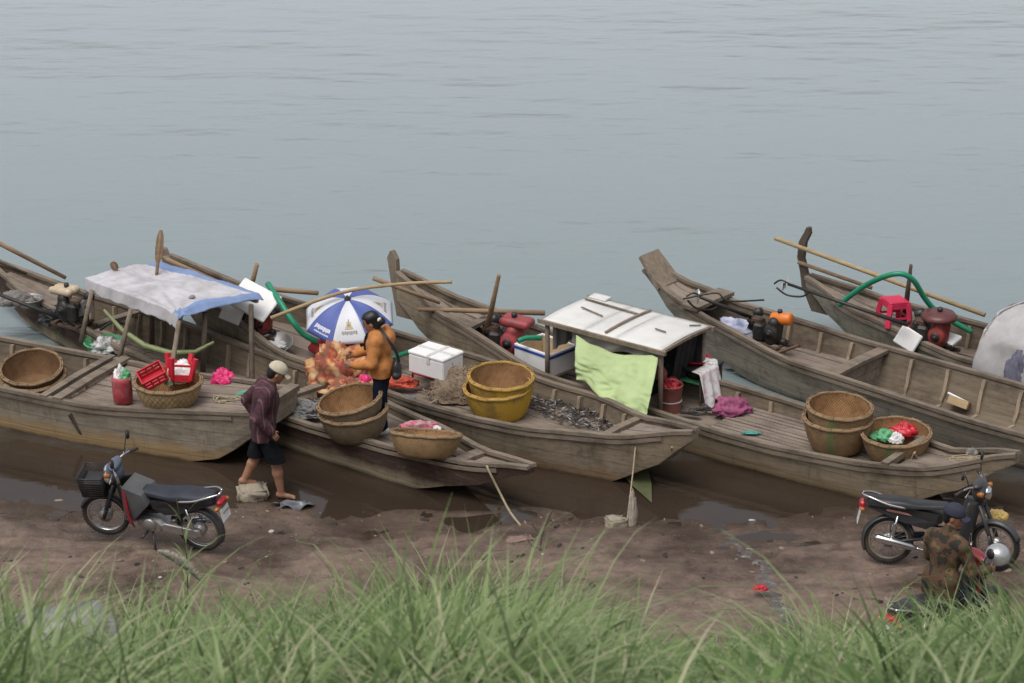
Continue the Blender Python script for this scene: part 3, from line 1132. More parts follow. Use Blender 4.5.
#PART3
# ------------------------------------------------------------------ shelters fixed to the boats
def shelter5():
    zt = 1.16
    c = [b5.pl(px, py, zt) for px, py in ((540, 318), (660, 350), (714, 325), (592, 298))]
    x0, x1 = (c[0].x + c[3].x) / 2, (c[1].x + c[2].x) / 2
    y0, y1 = (c[0].y + c[1].y) / 2, (c[2].y + c[3].y) / 2

    def zz(v):
        return zt + .022 * math.sin(PI * v)

    mb = MB()
    cuts = [0, .36, .62, 1.0]
    for a, b in zip(cuts, cuts[1:]):
        aa, bb = x0 + (x1 - x0) * a, x0 + (x1 - x0) * b - .008
        dz = rnd.uniform(0, .008)

        def fn(u, v, aa=aa, bb=bb, dz=dz):
            return (aa + (bb - aa) * u, y0 + (y1 - y0) * v, zz(v) + dz + .006 * noise.noise((u * 3 + aa, v * 3, 2)))
        mb.grid(fn, 6, 14)
    # a loose corner sheet that sticks up beyond the far edge
    mb.grid(lambda u, v: (x0 + .02 + .26 * u, y1 - .10 + .15 * v, zz(1) + .028 + .008 * v), 4, 4)
    roof = mb.build('shelter_roof', ROOFM, b5.root, solid=.014, fixn=False)
    for px_ in (x0, x1):
        m2 = MB()
        m2.strip([(px_, y0 - .03 + (y1 - y0 + .06) * i / 10, zz(i / 10) - .028) for i in range(11)], .05, .035)
        m2.build('rafter', W_POST, roof)
    m2 = MB()
    m2.strip([(x0 - .06, y0 - .012, zt - .03), (x1 + .06, y0 - .012, zt - .03)], .04, .05)
    m2.build('eave_board', W_POST, roof)
    m2 = MB()
    m2.strip([(x0 - .06, y1 + .012, zt - .03), (x1 + .06, y1 + .012, zt - .03)], .04, .05)
    m2.build('eave_board', W_POST, roof)
    # battens that hold the sheets down
    for fx, a, b in ((.52, .03, .97),):
        m2 = MB()
        m2.strip([(x0 + (x1 - x0) * fx, y0 + (y1 - y0) * (a + (b - a) * i / 8), zz(a + (b - a) * i / 8) + .024) for i in range(9)], .03, .018)
        m2.build('batten', W_POST, roof)
    m2 = MB()
    m2.strip([(x0 + .05, y0 + (y1 - y0) * .80, zz(.80) + .022), (x0 + (x1 - x0) * .50, y0 + (y1 - y0) * .74, zz(.74) + .022)], .028, .016)
    m2.build('batten', W_POST, roof)
    for q in ([(x0 + .2, .52), (x0 + .6, .42)], [(x1 - .42, .45), (x1 - .25, .43)], [(x1 - .16, .80), (x1 - .06, .90)]):
        m2 = MB()
        m2.strip([(x, y0 + (y1 - y0) * v, zz(v) + .021) for x, v in q], .018, .013)
        m2.build('loose_lath', W_POST, roof)
    for (px_, py_, dy) in ((x0 + .04, y0 + .04, 0), (x1 - .05, y0 + .05, 0), (x1 - .05, y1 - .05, 0), (x0 + .04, y1 - .05, 0), ((x0 + x1) / 2, y1 - .05, 0)):
        m2 = MB()
        m2.tube([(px_, py_, zt - .02), (px_ + rnd.uniform(-.02, .02), max(-b5.hw(px_) + .05, min(b5.hw(px_) - .05, py_)), .22)], .032, 7)
        m2.build('post', W_POST, roof)
    # black mesh cloth closing the far side and the stern end
    m2 = MB()
    m2.grid(lambda u, v: (x0 + .1 + (x1 - x0 - .14) * u, y1 - .09 + .02 * math.sin(u * 30) * v, zt - .04 - v * .66), 40, 6)
    m2.build('side_curtain', NET_BLACK, roof, fixn=False)
    m2 = MB()
    m2.grid(lambda u, v: (x0 + .08 + .02 * math.sin(u * 24), y0 + .1 + (y1 - y0 - .2) * u, zt - .04 - v * .38), 30, 5)
    m2.build('end_curtain', TARP_GREY, roof, fixn=False)
    m2 = MB()
    m2.grid(lambda u, v: (x1 - .12 + .03 * math.sin(u * 22) - .1 * v, y1 - .5 + .42 * u, zt - .04 - v * .62), 20, 6)
    m2.build('end_curtain', NET_BLACK, roof, fixn=False)
    # near side : grey sacking rolled under the eave
    m2 = MB()
    m2.grid(lambda u, v: (x0 + .42 + (x1 - x0 - .45) * u, y0 + .03 + .02 * math.sin(u * 19 + v * 3), zt - .06 - v * (.15 + .05 * math.sin(u * 7))), 30, 5)
    m2.build('rolled_sacking', TARP_OLD, roof, fixn=False)
    return x0, x1, y0, y1, zt


ROOFM = plain('white_roof_sheet', (.70, .69, .66), .6, .08, 3, bmp=.08, dirt=.22)
TARP_OLD = plain('old_sacking', (.24, .22, .20), .85, .3, 6, bmp=.4)
SX0, SX1, SY0, SY1, SZ = shelter5()


def canopy2():
    zt = 1.10
    c = [b2.pl(px, py, zt) for px, py in ((90, 284), (178, 318), (257, 300), (163, 269))]
    A, B, C_, D_ = c

    def P(u, v, dz=0):
        p = A * (1 - u) * (1 - v) + B * u * (1 - v) + C_ * u * v + D_ * (1 - u) * v
        return Vector((p.x, p.y, zt + dz))
    fr = MB()
    for v in (0.02, .98):
        fr.strip([P(-.02, v), P(1.02, v)], .045, .05)
    for u in (.01, .5, .99):
        fr.strip([P(u, 0, .02), P(u, .5, .07), P(u, 1, .02)], .04, .035)
    frame = fr.build('canopy_frame', W_POST, b2.root)
    tops = [((92, 290), (81, 342), .42), ((131, 309), (118, 364), .40), ((179, 321), (168, 392), .36)]
    for a, b, zb in tops:
        m = MB()
        m.tube([b2.pl(*a, zt - .02), b2.pl(*b, zb)], [.03, .034], 7)
        m.build('post', W_POST, frame)
    for a, b, zb in [((152, 300), (152, 345), .36), ((205, 312), (203, 372), .30), ((251, 305), (252, 390), .30)]:
        m = MB()
        m.tube([b2.pl(*a, zt - .02), b2.pl(*b, zb)], [.032, .036], 7)
        m.build('post', W_DARKPOST, frame)
    # the tarpaulin lies over it
    tp = empty('tarpaulin', b2.W(A.x, A.y, zt), b2.a, 'white and blue tarpaulin draped over the low canopy of the dark boat', 'tarpaulin')
    V0 = Vector((A.x, A.y, zt))

    def sag(u, v):
        z = .075 + .04 * math.sin(PI * v) - .045 * math.sin(PI * u * 2) ** 2 * math.sin(PI * v)
        z += .018 * noise.noise((u * 5, v * 4, 1)) + .016 * (.35 - abs(noise.noise((u * 6 + v * 5, v * 7 - u * 2, 4)))) + .011 * (.3 - abs(noise.noise((u * 15 - v * 9, v * 14, 9))))
        # creases that run to the near front corner
        d = math.hypot(1 - u, v + .02)
        an = math.atan2(v + .02, 1 - u + .02)
        z += .022 * math.sin(an * 15) * max(0, 1 - d * 1.1)
        return z
    mb = MB()
    nu, nv = 90, 64

    def fn(u, v):
        u2, v2 = -.03 + 1.06 * u, -.22 + 1.27 * v
        p = P(u2, max(v2, -.02))
        z = zt + sag(u2, max(0, v2))
        if v2 < -.02:
            k = (-.02 - v2) / .20
            z -= .17 * k + .01 * math.sin(u * 40) * k
            p = P(u2 + .008 * math.sin(u * 31) * k, -.03 - .02 * k)
        if u2 > .985:
            k = (u2 - .985) / .045
            z -= .06 * k
        return Vector((p.x, p.y, z)) - V0
    mb.grid(fn, nu, nv)
    k = 0
    for i in range(nu):
        for j in range(nv):
            u, v = (i + .5) / nu, (j + .5) / nv
            if v > .93 - .14 * max(0, 1 - u * 1.8) or (u > .955 - .05 * (1 - abs(v - .5) * 2) and v > .16):
                mb.mi[k] = 1
            k += 1
    mb.build('sheet', [TARP_WHITE, TARP_BLUE], tp, solid=.004, fixn=False)
    m = MB()
    m.ball(Vector(fn(.78, .5)) + Vector((0, 0, .02)), (.035, .05, .025), 8, 6)
    m.build('tied_knot', TARP_OLD, tp)
    # hammock strap slung under it
    pts = [at(104, 310, .98), at(122, 330, .80), at(145, 346, .66), at(170, 353, .60), at(195, 352, .62), at(214, 342, .72)]
    P2 = []
    for i in range(len(pts) - 1):
        for q in range(4):
            P2.append(pts[i].lerp(pts[i + 1], q / 4))
    P2.append(pts[-1])
    m = MB()
    base = P2[0].copy()
    m.tube([p - base for p in P2], [.018 + .022 * math.sin(PI * i / (len(P2) - 1)) for i in range(len(P2))], 8)
    tag(m.build('hammock', OLIVE_HOSE, None, base), 'olive green hammock rolled thin and slung under the tarpaulin canopy', 'hammock')


canopy2()


# ------------------------------------------------------------------ helpers for loose things
def heap(name, label, cat, loc, r, mat, seed, rough=.28, group=None, rz=0, part=None):
    mb = MB()
    n, m = 52, 30
    V, F = [], []
    for i in range(m + 1):
        th = PI * i / m
        for k in range(n):
            a = 2 * PI * k / n
            d = Vector((math.sin(th) * math.cos(a), math.sin(th) * math.sin(a), math.cos(th)))
            q = 1 + rough * (.8 * noise.noise(d * 1.7 + Vector((seed * 3.1, seed, 0))) + 1.1 * (.3 - abs(noise.noise(d * 3.1 + Vector((seed, 0, 7))))) + .7 * (.28 - abs(noise.noise(d * 6.3 + Vector((seed, 2, 0))))) + .35 * (.28 - abs(noise.noise(d * 12 + Vector((3, seed, 0))))))
            z = d.z * q
            z = z if z > -.05 else -.05 + (z + .05) * .08
            V.append((d.x * q * r[0], d.y * q * r[1], max(z, -.12) * r[2]))
    for i in range(m):
        for k in range(n):
            F.append((i * n + k, i * n + (k + 1) % n, (i + 1) * n + (k + 1) % n, (i + 1) * n + k))
    mb.add(V, F, True)
    o = mb.build(name, mat, part, loc, (0, 0, rz))
    return o if part else tag(o, label, cat, group)


def smooth_path(pts, k=6):
    P = [Vector(p) for p in pts]
    out = []
    for i in range(len(P) - 1):
        a, b, c, d = P[max(i - 1, 0)], P[i], P[i + 1], P[min(i + 2, len(P) - 1)]
        for q in range(k):
            t_ = q / k
            out.append(.5 * ((2 * b) + (c - a) * t_ + (2 * a - 5 * b + 4 * c - d) * t_ ** 2 + (3 * b - a - 3 * c + d) * t_ ** 3))
    out.append(P[-1])
    return out


def line(name, label, cat, pts, r, mat, group=None, n=7, smooth=6, knots=False):
    P = smooth_path(pts, smooth) if smooth else [Vector(p) for p in pts]
    base = P[0].copy()
    mb = MB()
    if isinstance(r, tuple):
        rr = [r[0] + (r[1] - r[0]) * i / (len(P) - 1) for i in range(len(P))]
    else:
        rr = [r] * len(P)
    if knots:
        rr = [q * (1 + (.14 if i % 5 == 0 else 0)) for i, q in enumerate(rr)]
    mb.tube([p - base for p in P], rr, n)
    return tag(mb.build(name, mat, None, base), label, cat, group)


# ------------------------------------------------------------------ baskets
BG = 'big round woven fish baskets'


def basket(label, px, py, zr, Rr, h, mat, tilt=(0, 0), inner=None, rimmat=None, group=BG, rz=0):
    """rim centre seen at px,py at height zr; tilt about x (towards the camera) and about y"""
    rot = Euler((R(tilt[0]), R(tilt[1]), R(rz)))
    up = rot.to_matrix() @ Vector((0, 0, 1))
    base = at(px, py, zr) - up * h
    root = empty('basket', base, 0, label, 'basket', group, rot=rot)
    rb = Rr * .74
    prof = [(.001, .012), (rb * .6, .0), (rb, .012)]
    out = [(rb + (Rr - rb) * (1 - (1 - q) ** 2.0), .012 + (h - .012) * q) for q in [i / 9 for i in range(1, 10)]]
    inn = [(r - .022, z + (.006 if z < h * .98 else 0)) for r, z in out[::-1]] + [(rb - .02, .035), (rb * .5, .026), (.001, .028)]
    mb = MB()
    mb.lathe(prof + out, 40, wob=.008)
    ni = len(mb.f)
    mb.lathe(inn, 40, mi=1, wob=.008)
    mb.build('bowl', [mat, inner or B_INNER], root)
    rm = MB()
    n = 48
    for rad, zz, q in ((Rr + .006, h - .02, .013), (Rr - .014, h - .012, .012)):
        rm.tube([(rad * (1 + .008 * math.sin(3 * 2 * PI * i / n + h * 9)) * math.cos(2 * PI * i / n), rad * (1 + .008 * math.sin(3 * 2 * PI * i / n + h * 9)) * math.sin(2 * PI * i / n), zz + .004 * math.sin(i * 1.3)) for i in range(n)], q, 6, closed=True, flat=1.5)
    for i in range(20):
        a = 2 * PI * i / 20
        rm.torus(.026, .006, 8, 4, ((Rr - .004) * math.cos(a), (Rr - .004) * math.sin(a), h - .016), (R(90), 0, a))
    rm.build('rim', rimmat or RIMM, root)
    return root


RIMM = wood('split_cane_rim', (.12, .085, .05), (.25, .18, .115), (.34, .265, .18), stain=.75)
RIMY = wood('yellow_painted_rim', (.24, .16, .05), (.42, .28, .09), (.50, .36, .14), stain=.7)


def pair(lab_low, lab_up, px, py, zr, Rr, h, dz, mats, tilts, inner=None, rimmat=None, slip=(0, 0)):
    up = basket(lab_up, px, py, zr, Rr, h, mats[1], tilts[1], inner=inner, rimmat=rimmat)
    low = basket(lab_low, px, py, zr, Rr + .022, h + .01, mats[0], tilts[0], rimmat=rimmat)
    u = Euler((R(tilts[0][0]), R(tilts[0][1]), 0)).to_matrix() @ Vector((0, 0, 1))
    low.location = Vector(up.location) + Vector((slip[0], slip[1], -dz)) - u * .01


pair('lower tan basket carrying a brown one inside the leftmost boat', 'upper deep brown basket nested in a tan one in the leftmost boat',
     31, 366, .62, .385, .36, .085, (B_TAN, B_BROWN), ((13, 0), (14, -2)), inner=B_BROWN)
bk3 = basket('tan basket holding red plastic things on the foredeck of the blunt boat', 168, 379, .92, .405, .32, B_STRAW, (2, 0))
pair('lower grey-brown basket of the tilted pair beside the woman', 'upper tilted grey-brown basket of the pair beside the woman',
     349, 398, .88, .385, .34, .14, (B_GREY, B_GREY), ((3, -6), (4, -12)), inner=B_INNER, slip=(.01, 0))
basket('lone wicker basket tipped away, rim level with its wall, near a narrow bow', 426, 432, .74, .41, .29, B_TAN, (-17, 4))
pair('lower yellow-painted basket in front of the straw heap', 'upper yellow-painted basket with brown inside beside the straw heap',
     501, 375, .80, .395, .40, .125, (B_YELLOW, B_YELLOW), ((3, -4), (4, 1)), inner=B_INNER, rimmat=RIMY)
pair('lower bamboo basket of the green-marked pair on slatted deck', 'upper bamboo basket of the green-marked pair on slatted deck',
     840, 405, .86, .385, .40, .14, (B_GREENBAND, B_GREENBAND), ((2, 0), (3, 2)))
basket('green-marked basket holding red and green plastic beside the pointed bow', 896, 431, .66, .405, .34, B_GREENBAND, (3, -2))
# what is in and beside the left basket
WS = {}


def stool(label, loc, rot, mat, sc=1.0, group=None):
    root = empty('plastic_stool', loc, 0, label, 'stool', group, rot=rot, scale=sc)
    mb = MB()
    mb.box((0, 0, .30), (.27, .27, .03), ch=.012)
    for k in range(4):
        a = k * PI / 2
        mb.box((.128 * math.cos(a), .128 * math.sin(a), .255), (.014, .25, .07), (0, 0, a), ch=.004)
    mb.build('seat', mat, root)
    for sx in (-1, 1):
        for sy in (-1, 1):
            m = MB()
            m.strip([(sx * .122, sy * .122, .285), (sx * .155, sy * .155, 0)], .062, .05, up=(sx, sy, 0))
            m.build('leg', mat, root)
    m = MB()
    for k in range(4):
        a = k * PI / 2
        m.box((.142 * math.cos(a), .142 * math.sin(a), .10), (.014, .25, .03), (0, 0, a), ch=.004)
    m.build('stretcher', mat, root)
    return root


stool('red plastic stool lying upside down in the left deck basket', at(182, 366, 1.0) + Vector((0, 0, .13)), (R(172), R(8), R(14)), RED, .95)
cr = empty('plastic_crate', at(155, 380, .90), 0, 'small red slotted plastic crate tilted in the left deck basket', 'crate', rot=(R(24), R(-24), R(16)))
m = MB()
m.box((0, 0, .01), (.30, .22, .02), ch=.004)
m.build('bottom', RED, cr)
for sx, sy, lx, ly in ((1, 0, .012, .22), (-1, 0, .012, .22), (0, 1, .30, .012), (0, -1, .30, .012)):
    m = MB()
    for z, hz in ((.035, .03), (.09, .03), (.145, .035)):
        m.box((sx * .15, sy * .11, z), (lx + .004, ly + .004, hz), ch=.003)
    for q in range(4):
        f = (q - 1.5) / 1.6
        m.box((sx * .15 + (0 if sx else f * .14), sy * .11 + (0 if sy else f * .10), .085), (.02 if not sx else .010, .02 if not sy else .010, .15), ch=.002)
    m.build('side', RED, cr)
heap('white_bag', 'tied white plastic bag under the red stool in the basket', 'bag', at(181, 378, .82), (.16, .15, .20), FOAM, 5, .25)
heap('green_bag', 'pale green plastic bag between red things in the basket', 'bag', at(169, 383, .84), (.05, .06, .13), plain('pale_green_plastic', (.32, .45, .30), .5), 8, .3)
heap('red_bag', 'red plastic bag in the green-marked basket near the bow', 'bag', at(904, 433, .52), (.17, .10, .11), RED, 13, .45)
heap('green_bag', 'green and white plastic bag in the green-marked basket near the bow', 'bag', at(884, 438, .50), (.14, .09, .09), GREEN_TUB, 15, .45)
heap('white_bag', 'white plastic bag between red and green ones in the basket', 'bag', at(896, 441, .52), (.08, .06, .09), FOAM, 16, .4)
heap('pink_bag', 'hot pink plastic bag lying alone on the foredeck', 'bag', at(223, 383, .60), (.14, .11, .14), HOTPINK, 11, .5)


def sack(loc):
    root = empty('shopping_sack', loc, R(-20), 'red patterned shopping sack stuffed with white and green bags', 'sack')
    mb = MB()
    mb.lathe([(.001, 0), (.10, .0), (.118, .02), (.122, .15), (.12, .27), (.124, .34), (.112, .34), (.11, .24), (.001, .20)], 22, wob=.04)
    mb.build('body', REDPAT, root)
    heap('white_liner', None, None, (-.035, .01, .32), (.06, .07, .13), FOAM, 2, .5, part=root)
    heap('green_liner', None, None, (.055, 0, .31), (.06, .06, .10), GREEN_TUB, 4, .5, part=root)


REDPAT = plain('red_patterned_plastic', (.40, .045, .06), .45, .5, 14, c2=(.30, .16, .16))
sack(at(123, 402, .57))


def net_pile(label, loc, r, mat, n, seed, ln=.1, name='rope_coil', cat='rope', rad=.008):
    rr = random.Random(seed)
    pts = []
    a = 0
    for i in range(n):
        a += rr.uniform(.5, 1.1)
        q = rr.uniform(.35, 1)
        pts.append(Vector((r[0] * q * math.cos(a), r[1] * q * math.sin(a), .012 + rr.random() * r[2])))
    P = smooth_path(pts, 4)
    mb = MB()
    mb.tube(P, rad, 6)
    return tag(mb.build(name, mat, None, loc), label, cat)


net_pile('loose tan rope in a tangle at the blunt bow', at(226, 402, .64), (.22, .12, .05), ROPE, 26, 4)
heap('green_cloth', 'small green cloth rag beside the tangled rope at blunt bow', 'cloth', at(246, 395, .66), (.12, .06, .04), plain('teal_cloth', (.10, .36, .25), .8), 21, .5)

def tub(label, px, py, z, r, h, mat, cat='tub', name='plastic_tub', tilt=0):
    mb = MB()
    mb.lathe([(.001, 0), (r * .8, 0), (r * .84, .01), (r, h), (r * 1.05, h), (r * 1.05, h - .015), (r * .97, h - .008), (r * .8, .02), (.001, .015)], 28)
    return tag(mb.build(name, mat, None, at(px, py, z), (R(tilt), 0, 0)), label, cat)


# ------------------------------------------------------------------ poles, oars and sticks
PG = 'long wooden poles and oars'
line('oar', 'long brown pole reaching up out over water at upper left edge', 'pole', [at(-30, 228, 1.75), at(66, 278, 1.05)], (.035, .026), W_POLE, PG, smooth=0)
line('oar', 'short dark pole tip below the long brown pole at left edge', 'pole', [at(-30, 249, 1.3), at(27, 274, .95)], (.022, .02), W_DARKPOST, PG, smooth=0)


def oar(label, a, b, blade, mat, wdt=.07, ln=.5, r=.022):
    """a is the blade end"""
    A, B = Vector(a), Vector(b)
    root = empty('oar', B, 0, label, 'oar', PG)
    d = (A - B)
    mb = MB()
    mb.tube([Vector((0, 0, 0)), d * .97], r, 8)
    mb.build('shaft', mat, root)
    m = MB()
    e = d.normalized()
    L = d.length
    sd = e.cross(Vector((0, 1, -.4))).normalized()
    nn = e.cross(sd).normalized()
    V, F = [], []
    prof = [(0, .35), (.15, .8), (.45, 1), (.8, .85), (1, .3)]
    for q, ww in prof:
        p = e * (L - ln + ln * q)
        for sx, sn in ((-1, -.15), (1, -.15), (1, .15), (-1, .15)):
            V.append(p + sd * sx * wdt * ww + nn * sn * .07)
    for i in range(len(prof) - 1):
        for k in range(4):
            F.append((i * 4 + k, i * 4 + (k + 1) % 4, i * 4 + 4 + (k + 1) % 4, i * 4 + 4 + k))
    F += [(0, 1, 2, 3), (16, 17, 18, 19)]
    m.add(V, F)
    m.build('blade', mat, root)
    return root


oar('upright oar with leaf-shaped blade standing behind the tarpaulin canopy', at(161, 230, 1.75), at(155, 292, .95), None, W_POLE, .052, .44, .022)
oar('short oar whose blunt end shows just left of the canopy top', at(112, 262, 1.35), at(128, 290, .9), None, W_POLE, .05, .14, .02)
line('pole', 'tan plank-like pole behind the canopy pointing at white sheet', 'pole', [at(166, 259, 1.15), at(240, 292, .75)], (.035, .032), W_POLE, PG, smooth=0)
line('pole', 'grey pole lying level behind the umbrella', 'pole', [at(270, 289, .85), at(318, 293, .85)], (.036, .032), W_POLE, PG, smooth=0)
line('stick', 'short upright stick behind the leaning white foam sheet', 'stick', [at(257, 264, 1.2), at(250, 292, .8)], (.03, .036), W_POLE, PG, smooth=0)
line('bamboo_pole', 'long pale bamboo pole resting across the top of the umbrella', 'pole', [at(271, 318, 1.0), at(340, 293, 1.34), at(400, 284, 1.42), at(452, 282, 1.45)], (.024, .02), W_BAMBOO, PG, knots=True)
line('pole', 'brown pole crossing behind the tall stern post at centre', 'pole', [at(373, 278, 1.3), at(440, 303, .95)], (.03, .022), W_POLE, PG, smooth=0)
line('pole', 'level pole behind the faded red engine', 'pole', [at(418, 309, .85), at(545, 313, .85)], (.03, .035), W_POLE, PG, smooth=0)
line('pole', 'upright brown pole leaning beside the faded red engine', 'pole', [at(485, 338, .6), at(499, 275, 1.65)], (.045, .025), W_POLE, PG, smooth=0)
line('pole', 'longest pale pole running out over water behind green hose', 'pole', [at(775, 238, 1.35), at(985, 315, .85)], (.03, .03), W_BAMBOO, PG, smooth=0)
line('pole', 'brown pole behind the horn-like stern post, under the pale one', 'pole', [at(798, 262, 1.05), at(872, 288, .85)], (.026, .026), W_POLE, PG, smooth=0)
line('stick', 'short upright post beside the red stool on farthest boat', 'stick', [at(904, 320, .6), at(911, 265, 1.45)], (.045, .022), W_DARKPOST, PG, smooth=0)

# stern posts
p = b5.pl(394, 308, .95)
b5.sternpost([(.12, .50), (.0, .95), (-.08, 1.12), (-.10, 1.28), (-.11, 1.38)], [.30, .24, .13, .15, .03], .07)
b4.sternpost([(.05, .6), (-.02, 1.0), (-.07, 1.12)], [.16, .12, .08], .07)
b7.sternpost([(.22, .40), (.04, .72), (-.06, .90), (-.12, 1.10), (-.10, 1.32), (-.03, 1.46), (-.02, 1.54)], [.26, .24, .10, .09, .10, .09, .04], .07, mat=W_DARKPOST)
mb = MB()
mb.strip([(.06, -.06, .98), (.42, -.10, .74)], .30, .04, up=(0, 0, 1))
mb.strip([(-.02, 0, 1.05), (.34, 0, 1.07)], .03, .05)
mb2 = MB()
mb2.add([(-.05, -.19, 1.20), (-.05, .19, 1.20), (.30, .24, .84), (.30, -.24, .84), (-.02, -.19, 1.24), (-.02, .19, 1.24), (.33, .24, .88), (.33, -.24, .88)],
        [(0, 1, 2, 3), (7, 6, 5, 4), (0, 1, 5, 4), (1, 2, 6, 5), (2, 3, 7, 6), (3, 0, 4, 7)])
mb2.build('stern_board', W_POST, b6.root)


# ------------------------------------------------------------------ engines
EG = 'small petrol boat engines'


def engine(label, loc, yaw, sc, shroud, tankm, style, blockm=IRON, flip=1):
    root = empty('boat_engine', loc, yaw, label, 'engine', EG, scale=sc)
    mb = MB()
    for y in (-.13, .13):
        mb.box((0, y, .03), (.62, .05, .05), ch=.008)
    for x in (-.2, .2):
        mb.box((x, 0, .075), (.05, .36, .035), ch=.006)
    mb.build('mount', RUST, root)
    mb = MB()
    mb.box((0, 0, .20), (.26, .24, .22), ch=.03)
    mb.box((-.17 * flip, 0, .17), (.12, .18, .15), ch=.02)
    mb.lathe([(.001, 0), (.05, 0), (.05, .12), (.03, .13), (.001, .13)], 14, (.13 * flip, -.02, .13), (0, R(90) * flip, 0))
    mb.tube(smooth_path([(-.1 * flip, .1, .28), (-.2 * flip, .15, .36), (-.26 * flip, .05, .33), (-.27 * flip, -.08, .30)], 4), .014, 6)
    mb.build('crankcase', blockm, root)
    mb = MB()
    for i in range(8):
        mb.box((-.15 * flip - .02 * flip * i, -.02, .30 + .008 * i), (.011, .20, .19), (0, R(18) * flip, 0), ch=.002)
    mb.build('cylinder_fins', ALU if style != 2 else IRON, root)
    sh = sdf_obj('starter_housing', [('cap', (.05 * flip, -.10, .17), (.09 * flip, -.09, .42), .095, .085, .03),
                                     ('cap', (.10 * flip, -.02, .18), (.13 * flip, -.02, .40), .085, .08, .03),
                                     ('ell', (.06 * flip, -.15, .28), (.12, .06, .13), (0, 0, 0), .02)], shroud, root, .010)
    m = MB()
    m.lathe([(.001, .0), (.060, 0), (.068, -.02)], 22, (.06 * flip, -.212, .28), (R(90), 0, 0))
    m.build('starter_grille', IRON, sh)
    m = MB()
    m.lathe([(.001, .02), (.022, .02), (.026, 0)], 16, (.06 * flip, -.214, .28), (R(90), 0, 0))
    m.build('pull_cord', BLACK, sh)
    m = MB()
    m.box((-.12 * flip, -.13, .27), (.16, .16, .26), ch=.03)
    m.box((-.20 * flip, -.12, .40), (.10, .12, .09), ch=.02)
    m.build('carburettor', blockm, root)
    mb = MB()
    if style == 0:      # overhanging box tank
        soft = [('cap', (-.02 * flip, y_, .535), (.27 * flip, y_, .52), .062, .055, .03) for y_ in (-.10, 0, .06)] + [('cap', (.05 * flip, -.03, .46), (.12 * flip, -.03, .46), .06, .06, .03)]
        cap = (.08 * flip, -.02, .605)
    elif style == 1:    # flat round tank
        mb.lathe([(.001, -.05), (.15, -.05), (.235, -.015), (.24, .02), (.2, .065), (.06, .085), (.001, .085)], 24, (.04 * flip, 0, .49))
        cap = (.05 * flip, 0, .595)
    else:               # lying drum
        mb.lathe([(.001, -.16), (.075, -.16), (.092, -.14), (.095, 0), (.092, .14), (.075, .16), (.001, .16)], 22, (.17 * flip, 0, .47), (0, R(82), 0))
        cap = (.14 * flip, 0, .575)
    tk = sdf_obj('fuel_tank', soft, tankm, root, .012) if style == 0 else mb.build('fuel_tank', tankm, root)
    m = MB()
    m.lathe([(.001, .03), (.034, .03), (.038, .0), (.03, -.03)], 14, cap)
    m.build('fuel_cap', BLACK, tk)
    mb = MB()
    mb.box((-.16 * flip, -.12, .43), (.16, .12, .12), ch=.03)
    mb.tube(smooth_path([(-.20 * flip, -.06, .36), (-.30 * flip, -.08, .36), (-.33 * flip, -.1, .42)], 4), .02, 7)
    mb.build('muffler', RUST, root)
    mb = MB()
    mb.lathe([(.001, -.06), (.06, -.06), (.066, -.04), (.066, .05), (.04, .062), (.001, .062)], 16, (-.24 * flip, .08, .47), (0, R(70), 0))
    mb.build('air_filter', BLACK, root)
    return root


engine('dark engine with cream tank and black drum by the canopy', at(74, 326, .46), R(-32), .92, IRON, CREAM, 0, flip=-1)
heap('orange_rag', 'small orange rag at the foot of the cream-tanked engine', 'cloth', at(70, 317, .50), (.07, .05, .10), ORANGE, 33, .4)
engine('red engine half hidden behind a canopy post and foam sheet', at(264, 336, .48), R(-30), .72, ENG_RED, BLACK, 0)
engine('faded red engine with big overhanging tank before the white roof', at(509, 359, .34), R(-24), 1.02, ENG_PINK, ENG_PINK, 0)
engine('black engine with bright orange drum tank on the square-sterned boat', at(770, 347, .42), R(-30), .88, IRON, ORANGE, 2)
engine('maroon engine with flat round tank beside grey covered canopy', at(934, 352, .40), R(-26), .98, ENG_RED, ENG_MAROON, 1)


def long_tail(label, a, b, group='engine propeller shafts', guard=True):
    A, B = Vector(a), Vector(b)        # A engine end, B propeller end
    root = empty('propeller_shaft', A, 0, label, 'propeller shaft', group)
    d = B - A
    m = MB()
    m.tube([Vector(), d], [.03, .02], 8)
    m.build('shaft_tube', IRON, root)
    m = MB()
    e = d.normalized()
    s_ = e.cross(Vector((0, 0, 1))).normalized()
    u_ = s_.cross(e)
    for k in range(2):
        dd = (s_ * math.cos(k * PI + .6) + u_ * math.sin(k * PI + .6))
        c_ = d + e * .03
        w_ = e.cross(dd)
        V = [c_ + w_ * .015, c_ + dd * .05 + w_ * .05 + e * .02, c_ + dd * .11 + w_ * .02, c_ + dd * .10 - w_ * .03, c_ + dd * .04 - w_ * .035 - e * .02, c_ - w_ * .015]
        V += [p_ + e * .008 for p_ in V]
        m.add(V, [tuple(range(6)), tuple(range(6, 12))] + [(i, (i + 1) % 6, 6 + (i + 1) % 6, 6 + i) for i in range(6)])
    m.build('propeller', ALU, root)
    m = MB()
    m.tube(smooth_path([d - e * .30, d - e * .22 - u_ * .10, d - e * .02 - u_ * .15, d + e * .14 - u_ * .10], 5), .013, 6)
    m.tube(smooth_path([d - e * .05, d + e * .10 + u_ * .02, d + e * .18 - u_ * .06], 4), .012, 6)
    m.build('skeg', IRON, root)
    return root


